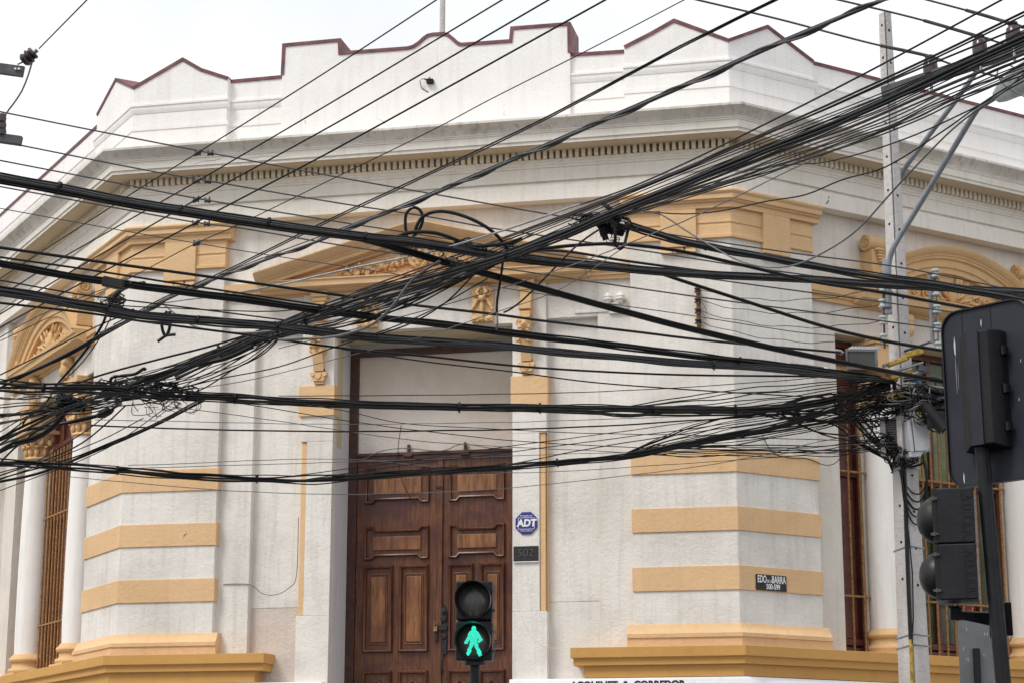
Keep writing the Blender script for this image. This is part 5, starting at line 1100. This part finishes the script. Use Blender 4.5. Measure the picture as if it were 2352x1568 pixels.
bundle('lowest sagging bundle from left edge over the door top to the pole', [(0, 1059), (160, 1069), (287, 1079), (434, 1091), (584, 1098), (701, 1100), (785, 1096), (917, 1086), (1117, 1074), (1251, 1064), (1451, 1044), (1566, 1020), (1666, 1000), (1800, 973), (1917, 935), (2000, 895), (2048, 872)], 13.6, dpole,
       [(-5, 4), (-1, 5.6), (3, 5.4), (6, 4), (9, 3.2, CBM), (-7, 2.6)], 3, ((270, 1078), (590, 1098), (1280, 1061)), seed=16, fan=lambda x: 1.1-.35*min(1, x/1400)+.25*math.exp(-((x-720)/120)**2))
bundle('branch of the lowest bundle sweeping along the right pilaster to the pole', [(1540, 1026), (1666, 1004), (1833, 980), (1967, 955), (2045, 925)], 15.4, dpole, [(-3, 4), (2, 5), (6, 3, CBM)], 2, (), seed=17)
# wires between the rusty wall rack and the pole rack
rk0 = [FP('C', 2.04, .06, 6.14+z) for z in (.15, .05, -.05, -.15)]
for k, (y0, y1, lab) in enumerate(((698, 690, 'topmost'), (722, 733, 'second'), (741, 737, 'third'), (760, 776, 'lowest'))):
    a = rk0[k]; b = P(2026, (662, 698, 736, 777)[k], DP-.1); pts_ = [a.lerp(b, t_)+Vector((0, 0, -.10*4*t_*(1-t_)+.01*math.sin(t_*23+k))) for t_ in [i/14 for i in range(15)]]
    o = MB(); o.tube(pts_, .0032, 5); tag(o.build('service_wire', CBM, origin=a), '%s service wire from the rusty wall rack to the pole insulators' % lab, 'wire', 'service wires to the rusty rack')
# sheaves converging on the pole from the left
bundle('upper sheaf of thin wires converging on the pole brackets', [(1420, 938), (1600, 925), (1766, 908), (1900, 893), (1980, 880), (2050, 868)], 15.4, dpole, spread(6, 22, 2.6, 21, (CB, CBM)), 4, (), seed=21, fan=lambda x: .12+1.0*math.sin(max(0, min(1, (x-1420)/640))*math.pi))
bundle('lower sheaf of thin wires converging on the pole below the brackets', [(1440, 1042), (1600, 1000), (1766, 972), (1900, 950), (1990, 925), (2060, 905)], 15.3, dpole, spread(10, 36, 2.8, 22, (CB, CBM, CB)), 5, (), seed=22, fan=lambda x: .1+1.0*math.sin(max(0, min(1, (x-1440)/640))*math.pi))
bundle('flat sheaf of thin wires reaching the terminal block', [(1500, 1034), (1700, 1034), (1850, 1034), (1950, 1030), (2030, 1018)], 15.5, dpole, spread(8, 14, 2.4, 23, (CB, CBM)), 5, (), seed=23)
for k in range(9):
    r_ = random.Random(40+k); y0 = 900+k*13; x0 = 1870+r_.uniform(-30, 60)
    cable('%s from above of the dark drop cables curving down to the pole strap' % ORD[k], [(1770, 938), (x0, y0+r_.uniform(-10, 10)), (1950+r_.uniform(-20, 20), y0+r_.uniform(0, 30)), (1995+r_.uniform(-10, 10), 990+k*6), (2030+k*1.5, 1035+k*3), (2052+k*1.2, 1085), (2066+k, 1130+k*4)], 15.7, dpole-.02, r_.uniform(3, 6.5), CB, 'drop cables curving down to the pole strap')
for k in range(5):
    r_ = random.Random(60+k); o = MB()
    o.tube(catm([P(x, y, DP-.30-.02*k) for x, y in ((2066+k, 1078+k*3), (2078, 1108+k*12), (2096, 1130+k*17), (2114, 1132+k*17), (2126-k, 1112+k*14), (2129, 1078+k*8), (2118, 1042))]), r_.uniform(3, 5)*DP/FPX/2, 7)
    tag(o.build('cable_loop', CB, origin=P(2096, 1130, DP-.3)), '%s from above of the black cable loops hanging on the right of the pole' % ORD[k], 'cable', 'cable loops on the pole')
# --- tangles
K = thing('splice_tangle', 'black splice box wrapped in tangled cable loops above the right of the pediment', 'cable tangle', P(1400, 520, 12.2))
bx = basis(P(1410, 524, 12.25), -DIR, UPV+RT*.25); o = MB(bx); o.box(-.06, .07, -.04, .04, -.04, .035); o.build('splice_box', BPLAS, K, bevel=.012)
o = MB(); o.tube(catm([P(1378, 505, 12.2), P(1385, 530, 12.18), P(1392, 552, 12.18)]), [.03]*6+[.026]*6+[.02]*5, 10); o.build('closure', BPLAS, K)
o = MB(); o.tube(catm([P(1402, 490, 12.1), P(1412, 530, 12.05), P(1414, 560, 12.05), P(1424, 572, 12.05), P(1434, 562, 12.05), P(1440, 540, 12.1), P(1446, 515, 12.1)]), .010, 7); o.build('cable_loop', CBM, K)
o = MB(); o.tube(catm([P(1388, 470, 12.1), P(1398, 478, 12.06), P(1412, 490, 12.08), P(1424, 505, 12.1)]), .016, 8); o.build('wrap', CB, K)
loops(K, [(1400, 505), (1375, 510), (1425, 515), (1360, 505)], 12.15, 22, 22, 3.5, 31, (CB, CBM)); loops(K, [(1400, 545), (1420, 560), (1450, 525)], 12.15, 7, 18, 2, 32, (CBM,)); loops(K, [(1345, 500), (1330, 515)], 12.2, 8, 24, 3, 33, (CB,), flat=.35)
K = thing('cable_coil', 'round cable coil standing up over the pediment peak with an arc to the right', 'cable coil', P(952, 540, 12.2))
o = MB(); o.tube(catm([P(935, 548, 12.2), P(931, 515, 12.2), P(934, 490, 12.2), (P(950, 477, 12.2)), P(966, 485, 12.2), P(971, 505, 12.2), P(963, 527, 12.2), P(948, 544, 12.2)], 8), .010, 8); o.build('coil', CB, K)
o = MB(); o.tube(catm([P(953, 543, 12.15), P(957, 520, 12.15), P(972, 498, 12.15), P(1005, 486, 12.1), P(1050, 492, 12.1), P(1100, 512, 12.1), P(1140, 540, 12.15), P(1165, 572, 12.2), P(1172, 590, 12.2)], 8), .011, 8); o.build('arc', CB, K)
K = thing('crossing_knot', 'wrapped knot of cables with tape where bundles cross above the door', 'cable tangle', P(1160, 590, 12.2))
loops(K, [(1120, 580), (1150, 585), (1060, 560), (1180, 575)], 12.2, 14, 26, 3.4, 34, (CB, CBM), flat=.4); loops(K, [(960, 565), (930, 575), (1000, 585), (1040, 600)], 12.2, 10, 22, 3, 35, (CB, CBM, CG), flat=.5)
o = MB(); o.tube(catm([P(900, 552, 12.1), P(940, 535, 12.05), P(1000, 536, 12.05), P(1060, 556, 12.1), P(1090, 566, 12.1), P(1160, 560, 12.1), P(1200, 548, 12.1)]), .012, 8); o.build('jumper', CBM, K)
K = thing('left_upper_knot', 'knot of cables and clamps in front of the left pilaster top', 'cable tangle', P(252, 700, 14.2))
loops(K, [(252, 700), (265, 690), (300, 722)], 14.2, 16, 20, 3.2, 36, (CB, CBM)); o = MB(); slab(o, P(236, 646, 12), P(284, 656, 12), .05, .06); o.build('clamp', BPLAS, K, bevel=.006)
o = MB(); o.tube(catm([P(250, 708, 14.2), P(258, 690, 14.1), P(275, 668, 14), P(300, 656, 13.8), P(330, 652, 13.6)]), .018, 8); o.build('branch', CB, K)
o = MB(); o.tube(catm([P(384, 715, 13.5), P(372, 735, 13.5), P(374, 760, 13.5), P(382, 771, 13.5), P(390, 750, 13.5), P(390, 715, 13.5)]), .011, 8); o.tube([P(382, 770, 13.5), P(362, 784, 13.5)], .011, 8); o.tube([P(382, 770, 13.5), P(403, 768, 13.5)], .011, 8); o.build('hanging_loop', CB, K)
K = thing('left_lower_knot', 'tight dark knot of cables in front of the left column capital', 'cable tangle', P(160, 928, 14.9))
loops(K, [(160, 925), (150, 915), (178, 930)], 14.9, 34, 22, 3.4, 37, (CB, CBM, CB), flat=.6)
o = MB(); o.ell(tuple(P(160, 927, 14.95)), (.07, .06, .05), (0, 0, 0), 12, 8, .6); o.build('taped_joint', CBM, K)
K = thing('left_wire_nest', 'messy nest of thin wires and loops over the left pilaster beside the bundle', 'cable tangle', P(300, 890, 14.6))
loops(K, [(280, 885), (330, 880), (380, 890), (300, 900), (350, 905), (250, 890), (420, 900)], 14.5, 46, 34, 2.8, 38, (CB, CBM, CB, CBR), flat=.45); loops(K, [(330, 925), (390, 930), (360, 940), (430, 925)], 14.4, 12, 30, 1.6, 39, (CBM, CG), flat=.9)
o = MB(); o.tube(catm([P(245, 915, 14.4), P(300, 885, 14.3), P(370, 858, 14.2), P(440, 840, 14.1), P(520, 822, 14.0), P(580, 795, 13.9)]), .016, 8); o.build('heavy_cable', CB, K)
o = MB(); o.tube(catm([P(252, 880, 14.4), P(258, 866, 14.4), P(280, 862, 14.4), P(310, 858, 14.3), P(330, 846, 14.3), P(334, 850, 14.3)]), .012, 8); o.build('heavy_cable', CB, K)
o = MB(); o.ell(tuple(P(240, 948, 14.4)), (.07, .04, .03), (0, -.4, 0), 12, 8, .3); o.build('taped_joint', CBM, K)
K = thing('pole_wire_nest', 'dense nest of wires around the concrete pole behind the boxes', 'cable tangle', P(2060, 930, DP-.25))
loops(K, [(2010, 890), (2040, 900), (2060, 920), (2030, 940), (2090, 905)], DP-.24, 30, 44, 3, 51, (CB, CBM, CB, CG), flat=.5); loops(K, [(2130, 900), (2150, 930), (2120, 950), (2160, 960)], DP-.35, 34, 38, 3.2, 52, (CB, CBM, CG), flat=.6); loops(K, [(2045, 1030), (2065, 1050), (2030, 1010), (2090, 1050)], DP-.26, 24, 26, 3, 53, (CB, CBM), flat=.9); loops(K, [(1990, 960), (1970, 985), (2005, 1000)], DP-.1, 8, 46, 3, 54, (CB, CBM), flat=.8)
for k in range(16):
    r_ = random.Random(90+k); y0 = 868+k*6.5; o = MB(); o.tube(catm([P(2075, y0, DP-.25), P(2115, y0+r_.uniform(-6, 10), DP-.3), P(2150, y0+r_.uniform(-4, 16), DP-.35), P(2200, y0+r_.uniform(0, 22), DP-.5), P(2300, y0+r_.uniform(10, 35), DP-.8)]), r_.uniform(2.4, 6)*DP/FPX/2, 6); o.build('span_cable', (CB, CBM, CG)[k % 3], K)
# splice sleeve with white tape near the pole
K = thing('taped_splice', 'black taped cable splice with white rings left of the pole', 'cable splice', P(1850, 846, dpole))
a, b = P(1790, 838, dpole-.02), P(1915, 853, dpole-.02); o = MB(); o.tube([a.lerp(b, t_) for t_ in (0, .12, .2, .5, .8, .88, 1)], [.014, .02, .028, .032, .028, .02, .014], 12); o.build('sleeve', CBM, K)
for t_ in (.15, .84): o = MB(); o.tube([a.lerp(b, t_-.035), a.lerp(b, t_+.035)], .027, 12); o.build('tape_ring', SIGNW, K)
# tap clamps where the risers meet the lines
for k, (px, py) in enumerate(((455, 352), (484, 353), (452, 415), (478, 417), (451, 459), (477, 461), (449, 513), (476, 515), (452, 559))):
    c_ = P(px, py, 14.98); o = MB(); o.ell(tuple(c_), (.03 if k % 2 else .04, .018, .016), (0, (.2 if k % 2 else -.5), 0), 10, 7, .3)
    for j in range(2): q = c_+RT*(-.02+.035*j); o.tube([q-UPV*.02, q+UPV*(.022+.006*(j % 2))], .006, 5)
    tag(o.build('tap_clamp', STEELD, origin=c_), '%s bolted tap clamp on the %s of the left power lines' % (('left', 'right')[k % 2], ('topmost', 'second', 'third', 'fourth', 'fifth')[k//2]), 'clamp', 'tap clamps on the power lines')
# power lines resting on the bell insulators
for k, (pt, lab) in enumerate((([(1600, 0), (1790, 45), (2000, 100), (2135, 130), (2190, 150), (2352, 192)], 'left'), ([(1925, 0), (2100, 42), (2250, 85), (2300, 100), (2352, 118)], 'middle'), ([(2128, 0), (2240, 30), (2327, 56), (2352, 64)], 'right'))):
    cable('grey power line resting on the %s bell insulator at upper right' % lab, pt, INS[k][2]+.4, INS[k][2]-.15, 5.5, STRAND)
    s = [(INS[k][0]-(90-8*k), None)]
    e = extend(pt); L_ = Lay(e, INS[k][2]+.4, INS[k][2]-.15); sp_ = [p for p in spl(e) if INS[k][0]-130 < p.x < INS[k][0]+30]
    o = MB(); o.tube([L_(p.x, p.y) for p in sp_], .0145, 8); tag(o.build('armour_rod', STRAND, origin=L_(sp_[0].x, sp_[0].y)), 'thicker wrapped length of power line at the %s bell insulator' % lab, 'cable sleeve')
# wires at the left crossarm
cable('grey line from the brown insulator at upper left to the top edge', [(90, 112), (200, 0)], 15.0, 12.5, 4, STRAND)
cable('slack jumper falling from the brown insulator at upper left', [(78, 128), (66, 170), (50, 210), (30, 240), (14, 262), (8, 285)], 15.0, 15.0, 4.5, CG)
cable('white coiled wire loop under the lamp at upper right', [(2352, 222), (2318, 205), (2300, 188), (2290, 170), (2298, 155), (2318, 150), (2330, 160), (2318, 190)], 12.0, 12.2, 4, CG)
